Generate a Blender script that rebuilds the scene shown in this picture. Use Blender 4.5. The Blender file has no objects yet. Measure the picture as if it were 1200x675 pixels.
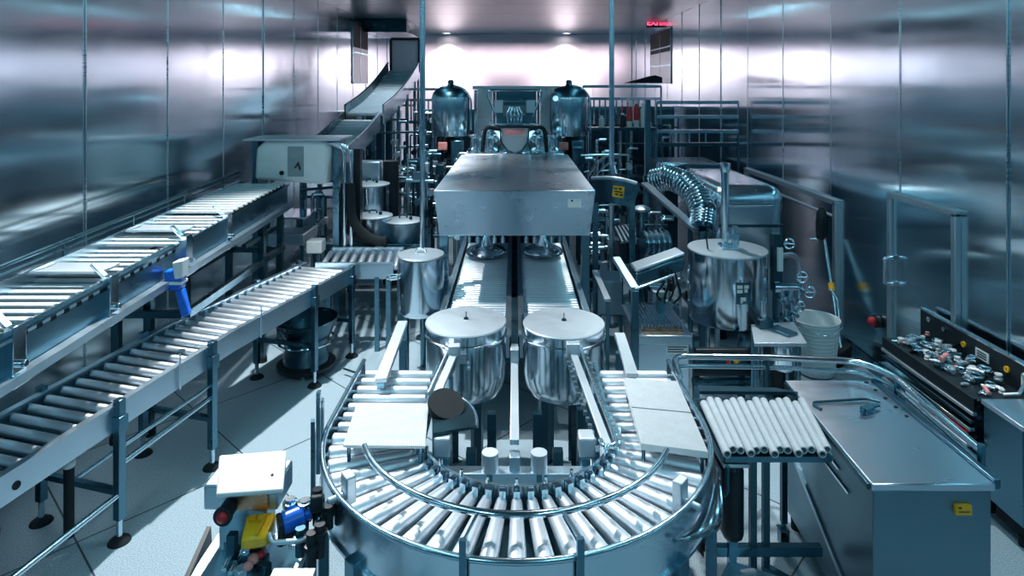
import bpy, math, random
from mathutils import Vector, Matrix, Quaternion
random.seed(11)
R = math.radians
PI = math.pi
scene = bpy.context.scene
COL = scene.collection
# camera model: eye at (0,0,H) looking along +Y; focal length in pixels of the 1200x675 frame
F, CX, CY, H = 740.0, 603.0, 100.0, 2.8
def P(px, py, z):
    y = F*(H-z)/(py-CY); return Vector(((px-CX)*y/F, y, z))
def Q(px, py, y):
    return Vector(((px-CX)*y/F, y, H-(py-CY)*y/F))

# ---------------------------------------------------------------- materials
def new_mat(name):
    m = bpy.data.materials.new(name); m.use_nodes = True
    nt = m.node_tree; b = nt.nodes['Principled BSDF']
    return m, nt, b
def metal(name, col, rough=.22, var=.10, brush=(3, 3, 40), bump=.03, wave=0, aniso=0, spots=0, tang=None):
    m, nt, b = new_mat(name)
    N, L = nt.nodes, nt.links
    b.inputs['Metallic'].default_value = 1
    tc = N.new('ShaderNodeTexCoord')
    mp = N.new('ShaderNodeMapping'); mp.inputs['Scale'].default_value = brush
    L.new(tc.outputs['Object'], mp.inputs['Vector'])
    nz = N.new('ShaderNodeTexNoise'); nz.inputs['Scale'].default_value = 2.2; nz.inputs['Detail'].default_value = 2
    L.new(mp.outputs['Vector'], nz.inputs['Vector'])
    n2 = N.new('ShaderNodeTexNoise'); n2.inputs['Scale'].default_value = 2.5; n2.inputs['Detail'].default_value = 2
    L.new(tc.outputs['Object'], n2.inputs['Vector'])
    mr = N.new('ShaderNodeMapRange'); mr.inputs['From Min'].default_value = .3; mr.inputs['From Max'].default_value = .7
    mr.inputs['To Min'].default_value = max(.03, rough-var); mr.inputs['To Max'].default_value = rough+var
    mx = N.new('ShaderNodeMath'); mx.operation = 'ADD'
    h = N.new('ShaderNodeMath'); h.operation = 'MULTIPLY'; h.inputs[1].default_value = .5
    L.new(nz.outputs['Fac'], mx.inputs[0]); L.new(n2.outputs['Fac'], mx.inputs[1]); L.new(mx.outputs[0], h.inputs[0])
    L.new(h.outputs[0], mr.inputs['Value']); L.new(mr.outputs['Result'], b.inputs['Roughness'])
    b.inputs['Base Color'].default_value = (*col, 1)
    if spots:
        rp = N.new('ShaderNodeValToRGB'); rp.color_ramp.elements[0].position = .42; rp.color_ramp.elements[1].position = .62
        rp.color_ramp.elements[0].color = (*[c*(1-spots) for c in col], 1); rp.color_ramp.elements[1].color = (*col, 1)
        n3 = N.new('ShaderNodeTexNoise'); n3.inputs['Scale'].default_value = 11; n3.inputs['Detail'].default_value = 7
        L.new(tc.outputs['Object'], n3.inputs['Vector']); L.new(n3.outputs['Fac'], rp.inputs['Fac']); L.new(rp.outputs['Color'], b.inputs['Base Color'])
    if wave:
        w = N.new('ShaderNodeTexNoise'); w.inputs['Scale'].default_value = 1.3; w.inputs['Detail'].default_value = 1.5
        m2 = N.new('ShaderNodeMapping'); m2.inputs['Scale'].default_value = (1, 1, .45)
        L.new(tc.outputs['Object'], m2.inputs['Vector']); L.new(m2.outputs['Vector'], w.inputs['Vector'])
        b2 = N.new('ShaderNodeBump'); b2.inputs['Strength'].default_value = 1; b2.inputs['Distance'].default_value = wave
        L.new(w.outputs['Fac'], b2.inputs['Height']); L.new(b2.outputs['Normal'], b.inputs['Normal'])
    if aniso:
        b.inputs['Anisotropic'].default_value = aniso
        cb = N.new('ShaderNodeCombineXYZ')
        for k in range(3): cb.inputs[k].default_value = tang[k]
        L.new(cb.outputs[0], b.inputs['Tangent'])
    return m
def plain(name, col, rough=.5, noise=.06, metallic=0, bump=0, coat=0):
    m, nt, b = new_mat(name)
    N, L = nt.nodes, nt.links
    tc = N.new('ShaderNodeTexCoord')
    nz = N.new('ShaderNodeTexNoise'); nz.inputs['Scale'].default_value = 14; nz.inputs['Detail'].default_value = 6
    L.new(tc.outputs['Object'], nz.inputs['Vector'])
    rp = N.new('ShaderNodeValToRGB')
    rp.color_ramp.elements[0].position = .35; rp.color_ramp.elements[1].position = .65
    rp.color_ramp.elements[0].color = (*[max(0, c*(1-noise)) for c in col], 1)
    rp.color_ramp.elements[1].color = (*[min(1, c*(1+noise)) for c in col], 1)
    L.new(nz.outputs['Fac'], rp.inputs['Fac']); L.new(rp.outputs['Color'], b.inputs['Base Color'])
    b.inputs['Roughness'].default_value = rough; b.inputs['Metallic'].default_value = metallic
    if max(col) < .05: b.inputs['Specular IOR Level'].default_value = .25
    b.inputs['Coat Weight'].default_value = coat
    if bump:
        bp = N.new('ShaderNodeBump'); bp.inputs['Strength'].default_value = bump; bp.inputs['Distance'].default_value = .01
        L.new(nz.outputs['Fac'], bp.inputs['Height']); L.new(bp.outputs['Normal'], b.inputs['Normal'])
    return m
M = {}
M['steel'] = metal('brushed_steel', (.52, .67, .76), .24, .05, (3, 3, 6), 0)
M['bright'] = metal('polished_steel', (.75, .84, .90), .14, .04, (4, 4, 4), 0)
M['satin'] = metal('satin_steel', (.48, .62, .71), .36, .06, (6, 6, 6), 0)
M['roller'] = metal('roller_steel', (.72, .79, .85), .46, .05, (2, 6, 6), 0)
M['dark'] = metal('dark_steel', (.05, .115, .15), .30, .06, (3, 3, 5), 0)
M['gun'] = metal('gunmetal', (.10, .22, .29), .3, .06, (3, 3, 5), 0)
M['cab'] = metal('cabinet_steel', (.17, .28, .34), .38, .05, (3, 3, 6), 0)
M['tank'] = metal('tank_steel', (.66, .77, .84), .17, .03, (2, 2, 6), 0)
M['lid'] = metal('lid_steel', (.56, .64, .70), .5, .04, (6, 6, 6), 0)
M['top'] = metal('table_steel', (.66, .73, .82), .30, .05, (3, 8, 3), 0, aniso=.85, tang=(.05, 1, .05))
M['hoodfront'] = metal('hood_front_darkened', (.38, .50, .59), .30, .05, (3, 3, 3), 0, aniso=.8, tang=(.02, .02, 1))  # shade put into the base colour against bright reflected floor light
M['slat'] = plain('pale_slat', (.50, .58, .62), .4, .05)
M['rivet'] = metal('rivet_steel', (.45, .54, .58), .3)
M['pinkpanel'] = plain('rose_panel', (.66, .54, .60), .4, .04)
M['rubber'] = plain('black_rubber', (.012, .018, .022), .8)
M['black'] = plain('black_plastic', (.015, .022, .028), .32)
M['white'] = plain('white_plastic', (.68, .71, .72), .38, .03)
M['offwhite'] = plain('ribbed_white_plastic', (.42, .48, .52), .5, .04)
M['bucket'] = plain('bucket_plastic', (.78, .82, .84), .4, .03)
M['yellow'] = plain('yellow_plastic', (.92, .46, .01), .3, .1)
M['orange'] = plain('orange_label', (.95, .42, .015), .4, .05)
M['blue'] = plain('blue_plastic', (.01, .13, .62), .3, .12)
M['red'] = plain('red_plastic', (.55, .02, .03), .35, .1)
M['pink'] = plain('pink_rubber', (.75, .28, .25), .45, .2)
M['copper'] = metal('copper', (.75, .36, .22), .3)
M['label'] = plain('white_label', (.82, .82, .80), .5, .02)
M['ink'] = plain('label_ink', (.02, .03, .035), .5)
M['grey'] = plain('grey_plastic', (.22, .28, .31), .45)
M['pinksteel'] = metal('rose_steel', (.78, .68, .70), .3, .06, (4, 4, 30), .02)
def glassy():
    m, nt, b = new_mat('clear_glass')
    b.inputs['Transmission Weight'].default_value = 1; b.inputs['Roughness'].default_value = .04
    b.inputs['Base Color'].default_value = (.86, .95, .97, 1); b.inputs['IOR'].default_value = 1.3
    tc = nt.nodes.new('ShaderNodeTexCoord'); nz = nt.nodes.new('ShaderNodeTexNoise'); nz.inputs['Scale'].default_value = 3
    bp = nt.nodes.new('ShaderNodeBump'); bp.inputs['Strength'].default_value = .05
    nt.links.new(tc.outputs['Object'], nz.inputs['Vector']); nt.links.new(nz.outputs['Fac'], bp.inputs['Height']); nt.links.new(bp.outputs['Normal'], b.inputs['Normal'])
    return m
M['glass'] = glassy()
def emis(name, col, s):
    m, nt, b = new_mat(name)
    b.inputs['Base Color'].default_value = (*col, 1); b.inputs['Emission Color'].default_value = (*col, 1); b.inputs['Emission Strength'].default_value = s
    return m

# ---------------------------------------------------------------- mesh builder
def frame_from(d, up=Vector((0, 0, 1))):
    d = Vector(d).normalized()
    if abs(d.dot(up)) > .97: up = Vector((0, 1, 0)) if abs(d.y) < .9 else Vector((1, 0, 0))
    x = d.cross(up).normalized(); y = x.cross(d).normalized()
    return d, x, y
class MB:
    def __init__(s): s.v = []; s.f = []; s.mi = []; s.cur = 0
    def slot(s, i): s.cur = i; return s
    def add(s, vs, fs):
        b = len(s.v); s.v += [Vector(v) for v in vs]
        for f in fs: s.f.append([b+i for i in f]); s.mi.append(s.cur)
        return s
    def box(s, c, d, rz=0, m=None):
        x, y, z = d[0]/2, d[1]/2, d[2]/2
        vs = [Vector((i*x, j*y, k*z)) for i in (-1, 1) for j in (-1, 1) for k in (-1, 1)]
        rot = m if m is not None else Matrix.Rotation(rz, 3, 'Z')
        vs = [rot @ v + Vector(c) for v in vs]
        return s.add(vs, [(0, 1, 3, 2), (4, 6, 7, 5), (0, 4, 5, 1), (2, 3, 7, 6), (0, 2, 6, 4), (1, 5, 7, 3)])
    def box2(s, lo, hi):
        return s.box([(lo[i]+hi[i])/2 for i in range(3)], [abs(hi[i]-lo[i]) for i in range(3)])
    def beam(s, p0, p1, w, h, up=Vector((0, 0, 1))):
        p0, p1 = Vector(p0), Vector(p1); d, x, y = frame_from(p1-p0, up)
        vs = []
        for p in (p0, p1):
            for a, b in ((-1, -1), (1, -1), (1, 1), (-1, 1)): vs.append(p + x*a*w/2 + y*b*h/2)
        return s.add(vs, [(3, 2, 1, 0), (4, 5, 6, 7)] + [(i, (i+1) % 4, 4+(i+1) % 4, 4+i) for i in range(4)])
    def cyl(s, p0, p1, r0, r1=None, n=16, caps=True):
        r1 = r0 if r1 is None else r1
        p0, p1 = Vector(p0), Vector(p1); d, x, y = frame_from(p1-p0)
        vs = []
        for p, r in ((p0, r0), (p1, r1)):
            for i in range(n):
                a = 2*PI*i/n; vs.append(p + (x*math.cos(a)+y*math.sin(a))*r)
        fs = [(i, (i+1) % n, n+(i+1) % n, n+i) for i in range(n)]
        if caps: fs += [tuple(range(n-1, -1, -1)), tuple(range(n, 2*n))]
        return s.add(vs, fs)
    def sweep(s, path, sec, closed=False, up=Vector((0, 0, 1)), caps=True):
        """sec: list of (side, up) offsets; path: points; the frame keeps `up`."""
        path = [Vector(p) for p in path]; n = len(path); k = len(sec); vs = []
        for i, p in enumerate(path):
            a = path[i-1] if (i > 0 or closed) else None
            b = path[(i+1) % n] if (i < n-1 or closed) else None
            d0 = (p-a).normalized() if a is not None else None
            d1 = (b-p).normalized() if b is not None else None
            d = (d0+d1).normalized() if d0 is not None and d1 is not None and (d0+d1).length > 1e-6 else (d0 if d0 is not None else d1)
            if d is None: d = Vector((0, 1, 0))
            _, x, y = frame_from(d, up)
            sc = 1.0
            if d0 is not None and d1 is not None:
                c = max(.5, d.dot(d1)); sc = 1/c
            for (u, w) in sec: vs.append(p + x*u*sc + y*w)
        fs = []
        for i in range(n if closed else n-1):
            j = (i+1) % n
            for q in range(k): fs.append((i*k+q, i*k+(q+1) % k, j*k+(q+1) % k, j*k+q))
        if caps and not closed: fs += [tuple(range(k-1, -1, -1)), tuple((n-1)*k+q for q in range(k))]
        return s.add(vs, fs)
    def tube(s, path, r, n=10, closed=False):
        """round bar along a path, parallel-transport frame"""
        path = [Vector(p) for p in path]; N = len(path); vs = []; x = None
        for i, p in enumerate(path):
            a = path[i-1] if (i > 0 or closed) else p
            b = path[(i+1) % N] if (i < N-1 or closed) else p
            d = (b-a).normalized()
            if x is None: _, x, y = frame_from(d)
            x = (x - d*x.dot(d)).normalized(); y = d.cross(x)
            rr = r[i] if isinstance(r, (list, tuple)) else r
            for q in range(n):
                t = 2*PI*q/n; vs.append(p + (x*math.cos(t)+y*math.sin(t))*rr)
        fs = []
        for i in range(N if closed else N-1):
            j = (i+1) % N
            for q in range(n): fs.append((i*n+q, i*n+(q+1) % n, j*n+(q+1) % n, j*n+q))
        if not closed: fs += [tuple(range(n-1, -1, -1)), tuple((N-1)*n+q for q in range(n))]
        return s.add(vs, fs)
    def lathe(s, prof, c=(0, 0, 0), n=32, axis=(0, 0, 1), a0=0, a1=2*PI):
        c = Vector(c); d, x, y = frame_from(axis); full = abs(a1-a0-2*PI) < 1e-6
        if abs(Vector(axis).normalized().z) > .99: d, x, y = Vector(axis).normalized(), Vector((1, 0, 0)), Vector((0, 1, 0))*math.copysign(1, Vector(axis).z)
        k = len(prof); m = n if full else n+1; vs = []
        for i in range(m):
            t = a0+(a1-a0)*i/n
            for r, z in prof: vs.append(c + (x*math.cos(t)+y*math.sin(t))*max(r, 1e-4) + d*z)
        fs = []
        for i in range(n):
            j = (i+1) % m
            for q in range(k-1): fs.append((i*k+q, j*k+q, j*k+q+1, i*k+q+1))
        return s.add(vs, fs)
    def prism(s, pts, vec):
        pts = [Vector(p) for p in pts]; vec = Vector(vec); n = len(pts)
        return s.add(pts + [p+vec for p in pts], [tuple(range(n-1, -1, -1)), tuple(range(n, 2*n))] + [(i, (i+1) % n, n+(i+1) % n, n+i) for i in range(n)])
    def ball(s, c, r, n=16, sz=(1, 1, 1)):
        k = n//2; vs = []; c = Vector(c)
        for i in range(k+1):
            ph = PI*i/k
            for j in range(n):
                t = 2*PI*j/n; rr = max(math.sin(ph), 1e-3)
                vs.append(c + Vector((r*rr*math.cos(t)*sz[0], r*rr*math.sin(t)*sz[1], r*math.cos(ph)*sz[2])))
        return s.add(vs, [(i*n+j, (i+1)*n+j, (i+1)*n+(j+1) % n, i*n+(j+1) % n) for i in range(k) for j in range(n)])
    def build(s, name, mats, parent=None, bevel=0, origin=None, ang=38):
        me = bpy.data.meshes.new(name)
        o0 = Vector(origin) if origin is not None else ((0, 0, 0))
        o0 = Vector(o0)
        me.from_pydata([tuple(v-o0) for v in s.v], [], s.f)
        mats = mats if isinstance(mats, (list, tuple)) else [mats]
        for m in mats: me.materials.append(M[m] if isinstance(m, str) else m)
        for i, p in enumerate(me.polygons): p.material_index = min(s.mi[i], len(mats)-1)
        import bmesh
        bm = bmesh.new(); bm.from_mesh(me); bmesh.ops.recalc_face_normals(bm, faces=bm.faces); bm.to_mesh(me); bm.free()
        me.polygons.foreach_set('use_smooth', [True]*len(me.polygons))
        me.set_sharp_from_angle(angle=R(ang))
        o = bpy.data.objects.new(name, me); COL.objects.link(o)
        if parent is not None: o.parent = parent
        elif origin is not None: o.location = o0
        if bevel:
            md = o.modifiers.new('edge', 'BEVEL'); md.width = bevel; md.segments = 2; md.limit_method = 'ANGLE'; md.angle_limit = R(40)
        return o
ORIG = {}
class Thing:
    pass
def thing(name, label, cat, loc=(0, 0, 0), group=None):
    o = bpy.data.objects.new(name, None); COL.objects.link(o); o.location = loc; o.empty_display_size = .1
    o['label'] = label; o['category'] = cat
    if group: o['group'] = group
    ORIG[o.name] = Vector(loc)
    return o
def part(mb, name, mats, root, bevel=0, sub=None, label=None, ang=38):
    """mesh given in world coordinates, child of root (or of a part `sub` of it)"""
    o = mb.build(name, mats, None, bevel, None, ang)
    org = ORIG[root.name]
    o.data.transform(Matrix.Translation(-org))
    o.parent = sub if sub is not None else root
    if label: o['label'] = label
    return o
def solo(mb, name, mats, label, cat, loc=None, bevel=0, group=None, ang=38):
    o = mb.build(name, mats, None, bevel, loc, ang)
    o['label'] = label; o['category'] = cat
    if group: o['group'] = group
    return o
def struct(mb, name, mats, bevel=0, ang=38):
    o = mb.build(name, mats, None, bevel, None, ang); o['kind'] = 'structure'; return o
def inst(mesh, name, root, loc, rot=None):
    """a part sharing mesh data; loc in world coordinates"""
    o = bpy.data.objects.new(name, mesh); COL.objects.link(o); o.parent = root
    o.location = Vector(loc)-ORIG[root.name]
    if rot is not None: o.rotation_mode = 'QUATERNION'; o.rotation_quaternion = rot
    return o
def mesh_of(mb, name, mats, ang=38):
    o = mb.build(name, mats, None, 0, None, ang); me = o.data; bpy.data.objects.remove(o); return me
def dup(root, loc, label=None, rz=None):
    r = root.copy(); COL.objects.link(r); r.location = loc
    ORIG[r.name] = Vector(loc)
    if rz is not None: r.rotation_euler = (0, 0, rz)
    if label: r['label'] = label
    for ch in list(root.children):
        c = ch.copy(); COL.objects.link(c); c.parent = r
        for g in ch.children:
            d = g.copy(); COL.objects.link(d); d.parent = c
    return r
def arc(c, r, a0, a1, n, z=None):
    c = Vector(c); zz = c.z if z is None else z
    return [Vector((c.x+r*math.cos(a0+(a1-a0)*i/n), c.y+r*math.sin(a0+(a1-a0)*i/n), zz)) for i in range(n+1)]
def fillet(pts, r, n=6):
    """round the corners of a polyline"""
    pts = [Vector(p) for p in pts]; out = [pts[0]]
    for i in range(1, len(pts)-1):
        a, b, c = pts[i-1], pts[i], pts[i+1]
        u = (a-b); w = (c-b); k = min(r, u.length*.48, w.length*.48)
        p0 = b+u.normalized()*k; p2 = b+w.normalized()*k
        for t in range(n+1):
            t = t/n; out.append(p0*(1-t)**2 + b*2*t*(1-t) + p2*t*t)
    out.append(pts[-1]); return out
RX = Quaternion((0, 1, 0), PI/2)
def q_to(d):  # rotation taking local X onto d
    return Vector((1, 0, 0)).rotation_difference(Vector(d).normalized())
# ================================================================ setting
XW, YB, YF, ZC = 3.5, 18.9, -3.5, 4.33
def floor_mat():
    m, nt, b = new_mat('terrazzo_tile_floor'); N, L = nt.nodes, nt.links
    tc = N.new('ShaderNodeTexCoord'); mp = N.new('ShaderNodeMapping'); mp.inputs['Rotation'].default_value = (0, 0, R(43)); mp.inputs['Location'].default_value = (.2, .1, 0)
    L.new(tc.outputs['Object'], mp.inputs['Vector'])
    br = N.new('ShaderNodeTexBrick'); br.offset = 0; br.inputs['Scale'].default_value = 1
    br.inputs['Brick Width'].default_value = 1.1; br.inputs['Row Height'].default_value = 1.1; br.inputs['Mortar Size'].default_value = .006; br.inputs['Mortar Smooth'].default_value = .1
    br.inputs['Color1'].default_value = (.34, .46, .53, 1); br.inputs['Color2'].default_value = (.29, .41, .48, 1); br.inputs['Mortar'].default_value = (.03, .05, .06, 1)
    L.new(mp.outputs['Vector'], br.inputs['Vector'])
    sp = N.new('ShaderNodeTexNoise'); sp.inputs['Scale'].default_value = 150; sp.inputs['Detail'].default_value = 3
    L.new(tc.outputs['Object'], sp.inputs['Vector'])
    rp = N.new('ShaderNodeValToRGB'); rp.color_ramp.elements[0].position = .36; rp.color_ramp.elements[1].position = .58
    rp.color_ramp.elements[0].color = (.35, .38, .4, 1); rp.color_ramp.elements[1].color = (1, 1, 1, 1)
    L.new(sp.outputs['Fac'], rp.inputs['Fac'])
    mx = N.new('ShaderNodeMixRGB'); mx.blend_type = 'MULTIPLY'; mx.inputs['Fac'].default_value = .8
    L.new(br.outputs['Color'], mx.inputs['Color1']); L.new(rp.outputs['Color'], mx.inputs['Color2'])
    L.new(mx.outputs['Color'], b.inputs['Base Color'])
    b.inputs['Roughness'].default_value = .42
    return m
M['floor'] = floor_mat()
M['wall'] = metal('wall_steel_panel', (.70, .82, .88), .15, .03, (1, 1, 3), .0, wave=.008, aniso=.9, tang=(.02, 1, .02))
M['wallback'] = metal('back_wall_steel_panel', (.78, .72, .78), .56, .05, (7, 1, .2), .004, wave=.004)
M['ceil'] = plain('ceiling_dark_panel', (.03, .08, .11), .30, .08); M['ceil'].node_tree.nodes['Principled BSDF'].inputs['Specular IOR Level'].default_value = .35
M['frontwall'] = plain('teal_bounce_wall', (.012, .13, .18), .5, .05)  # unseen front wall, coloured teal to tint reflections in camera-facing steel
M['seam'] = metal('panel_joint_strip', (.75, .80, .82), .3)

f = MB().box2((-XW-.2, YF-.2, -.12), (XW+.2, YB+.2, 0)); struct(f, 'floor', 'floor')
def panel_wall(name, x, sgn, first, step):
    b = MB()
    b.box2((x+sgn*.02, YF, 0), (x+sgn*.12, YB, ZC))
    y = first - math.ceil((first-YF)/step)*step; k = 0
    rnd = random.Random(5 if sgn > 0 else 9)
    ys = []
    while y < YB:
        a0, a1 = max(y, YF), min(y+step, YB)
        if a1-a0 > .05:
            t = rnd.uniform(-.006, .006)
            b.slot(0)
            e0, e1 = x+sgn*(.006+t), x+sgn*(.006-t)
            b.prism([(e0, a0+.004, 0), (e1, a1-.004, 0), (e1, a1-.004, ZC), (e0, a0+.004, ZC)], (sgn*.03, 0, 0))
            ys.append(a0)
        y += step
    b.slot(1)
    for y in ys[1:]: b.box((x+sgn*.001, y, ZC/2), (.006, .008, ZC))
    return struct(b, name, ['wall', 'seam'])
panel_wall('wall_left', -XW, -1, 5.16, 1.22)
panel_wall('wall_right', XW, 1, 4.49, 1.25)
b = MB()
for i in range(6):
    w = 2*XW/6; b.slot(0); b.box((-XW+w*(i+.5), YB+.05, ZC/2), (w-.008, .1, ZC))
b.slot(0); b.box2((-XW, YB+.02, 0), (XW, YB+.12, ZC))
struct(b, 'wall_back', ['wallback'])
struct(MB().box2((-XW, YF-.12, 0), (XW, YF, ZC)), 'wall_front', 'frontwall')
b = MB()
y = YF
while y < YB:
    b.box2((-XW, y+.006, ZC), (XW, min(y+1.55, YB)-.006, ZC+.05)); y += 1.55
b.box2((-XW-.1, YF-.1, ZC+.02), (XW+.1, YB+.1, ZC+.12))
struct(b, 'ceiling', 'ceil')
struct(MB().box2((-XW, 14.6, ZC-.30), (-XW+1.0, 16.6, ZC)), 'trim_1', 'dark', .01)      # duct casing under the ceiling

# ---- windows high in the side walls
def side_window(name, x, sgn, y0, y1, z0, z1, cols, rows):
    fr = MB(); t = .03
    for yy in (y0, y1): fr.box((x-sgn*.008, yy, (z0+z1)/2), (.024, t, z1-z0+t))
    for zz in (z0, z1): fr.box((x-sgn*.008, (y0+y1)/2, zz), (.024, y1-y0+t, t))
    for i in range(1, cols): fr.box((x-sgn*.008, y0+(y1-y0)*i/cols, (z0+z1)/2), (.022, .03, z1-z0))
    for i in range(1, rows): fr.box((x-sgn*.008, (y0+y1)/2, z0+(z1-z0)*i/rows), (.022, y1-y0, .03))
    o = struct(fr, name, 'gun')
    pn = MB().box((x-sgn*.008, (y0+y1)/2, z0+(z1-z0)*.29), (.012, y1-y0, (z1-z0)*.58)).slot(1).box((x-sgn*.008, (y0+y1)/2, z0+(z1-z0)*.79), (.012, y1-y0, (z1-z0)*.42))
    p = pn.build('pane', ['white', 'rubber']); p.parent = o
side_window('window_1', XW, 1, 14.1, 16.2, 2.85, 4.1, 2, 3)
side_window('window_2', -XW, -1, 13.6, 15.0, 2.85, 4.2, 2, 2)

# ---- doors in the right wall
fr = MB()
y0, y1, zt = 4.98, 5.84, 1.79
fr.box((XW-.02, y0, zt/2), (.05, .05, zt)); fr.box((XW-.02, y1, zt/2), (.05, .05, zt)); fr.box((XW-.02, (y0+y1)/2, zt), (.05, y1-y0+.05, .05))
d1 = struct(fr, 'door_1', 'lid', .004)
lf = MB().box((XW-.004, (y0+y1)/2, zt/2), (.02, y1-y0-.06, zt-.05)).build('door_leaf', 'wall'); lf.parent = d1
h = MB().tube(fillet([(XW-.03, y1-.05, 1.22), (XW-.11, y1-.05, 1.22), (XW-.11, y1-.05, .98), (XW-.03, y1-.05, .98)], .05), .018)
h.box((XW-.03, y1-.05, 1.22), (.03, .05, .05)); h.box((XW-.03, y1-.05, .98), (.03, .05, .05))
o = h.build('door_handle', 'bright'); o.parent = d1
fr = MB()
y0, y1, zt = 6.84, 9.5, 1.53
fr.box((XW-.02, y0, zt/2), (.05, .07, zt)); fr.box((XW-.02, y1, zt/2), (.05, .05, zt)); fr.box((XW-.02, (y0+y1)/2, zt), (.05, y1-y0+.06, .06))
fr.box((XW-.02, (y0+y1)/2, zt-.16), (.03, y1-y0, .02))
d2 = struct(fr, 'door_2', 'lid', .004)
lf = MB().box((XW-.004, (y0+y1)/2, zt/2), (.02, y1-y0-.06, zt-.05)).build('door_leaf', 'wall'); lf.parent = d2
b = MB()
b.box((XW-.012, 8, .06), (.02, 21, .12)); struct(b, 'baseboard_right', 'gun')
b = MB()
b.box((-XW+.012, 8, .06), (.02, 21, .12)); struct(b, 'baseboard_left', 'gun')

# ================================================================ camera and light
cam = bpy.data.cameras.new('camera'); co = bpy.data.objects.new('camera', cam); COL.objects.link(co)
co.location = (0, 0, H); co.rotation_euler = (R(90), 0, 0)
cam.sensor_fit = 'HORIZONTAL'; cam.sensor_width = 36; cam.lens = F/1200*36
cam.shift_x = -(CX-600)/1200; cam.shift_y = -(337.5-CY)/1200
cam.clip_start = .05; cam.clip_end = 100
scene.camera = co
w = bpy.data.worlds.new('world'); scene.world = w; w.use_nodes = True
w.node_tree.nodes['Background'].inputs['Color'].default_value = (.25, .5, .62, 1); w.node_tree.nodes['Background'].inputs['Strength'].default_value = .1
def area(name, loc, size, power, col=(1, .97, .95), rot=(0, 0, 0), spread=180):
    l = bpy.data.lights.new(name, 'AREA'); l.shape = 'RECTANGLE'; l.size, l.size_y = size; l.energy = power; l.color = col; l.spread = R(spread)
    o = bpy.data.objects.new(name, l); COL.objects.link(o); o.location = loc; o.rotation_euler = rot; return o
def spot(name, loc, target, power, ang, blend=.5, r=.08, col=(1, .97, .95)):
    l = bpy.data.lights.new(name, 'SPOT'); l.energy = power; l.spot_size = R(ang); l.spot_blend = blend; l.shadow_soft_size = r; l.color = col
    o = bpy.data.objects.new(name, l); COL.objects.link(o); o.location = loc
    o.rotation_euler = (Vector(target)-Vector(loc)).to_track_quat('-Z', 'Y').to_euler(); return o
def downlight(x, y, label):
    t = thing('recessed_downlight', label, 'ceiling light', (x, y, ZC), 'recessed downlights along the back wall')
    part(MB().lathe([(.12, -.02), (.15, -.02), (.16, .0), (.12, .0)], (x, y, ZC-.001), 24), 'trim_ring', 'bright', t)
    part(MB().lathe([(.001, -.006), (.118, -.006)], (x, y, ZC), 24), 'lens', emis('downlight_lens', (1, .96, .93), 18), t)
downlight(-1.98, 18.45, 'small round downlight in the ceiling near the back wall, above the left tank')
downlight(1.52, 18.45, 'small round downlight in the ceiling near the back wall, above the right tank')
for x in (-1.98, 1.52):
    spot('downlight_beam', (x, 18.45, ZC-.05), (x, 18.8, 2.0), 1500, 100, 1, .1, (1, .92, .94))
area('band_wash_fill', (0, 16.9, ZC-.06), (6.6, .10), 20, (1, .84, .89), (R(64), 0, 0), 42)  # unseen strip added to brighten the back wall for the reflected band
for y, p in ((-1.6, 60), (2.0, 24), (5.6, 22), (9.2, 14), (12.8, 6)):
    for x in (-1.7, 1.7):
        area('teal_fill', (x, y, ZC-.03), (.45, 2.4), p*.7, (.38, .84, 1))  # unseen panels added as teal fill; the first pair lights the front wall
spot('key_fill_spot', (-2.2, 5.4, ZC-.05), (-1.5, 4.7, 0), 1150, 85, .6, .06, (1, .985, .975))
spot('key_fill_spot', (.5, 4.6, ZC-.05), (0, 3.4, .8), 120, 75, .6, .08, (1, .985, .975))  # unseen spot added to keep the curved conveyor bright
spot('key_fill_spot', (2.4, 4.9, ZC-.05), (1.9, 3.6, .8), 340, 70, .6, .08, (1, .985, .975))  # unseen spot added to brighten the front cabinet and tube rack
spot('key_fill_spot', (-1.9, 11.4, ZC-.05), (-2.5, 11.6, 2), 320, 80, .7, .08, (1, .985, .975))  # unseen spot added because the sloping belts came out dark
spot('key_fill_spot', (-1.2, 8.6, ZC-.05), (-1.3, 8.6, 1), 260, 80, .7, .08, (1, .985, .975))  # unseen spot added to light the clutter left of the hood
spot('key_fill_spot', (1.4, 7.4, ZC-.05), (1.5, 6.8, .8), 240, 80, .7, .08, (1, .985, .975))  # unseen spot added to light the clutter right of the hood

vs = scene.view_settings
vs.view_transform = 'Standard'; vs.look = 'None'; vs.gamma = 1; vs.use_curve_mapping = False; vs.exposure = .2
cy = scene.cycles
cy.max_bounces = 14; cy.glossy_bounces = 12; cy.diffuse_bounces = 4; cy.transmission_bounces = 8; cy.use_denoising = True
cy.sample_clamp_indirect = 6; cy.caustics_reflective = True; cy.blur_glossy = .6
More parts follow.
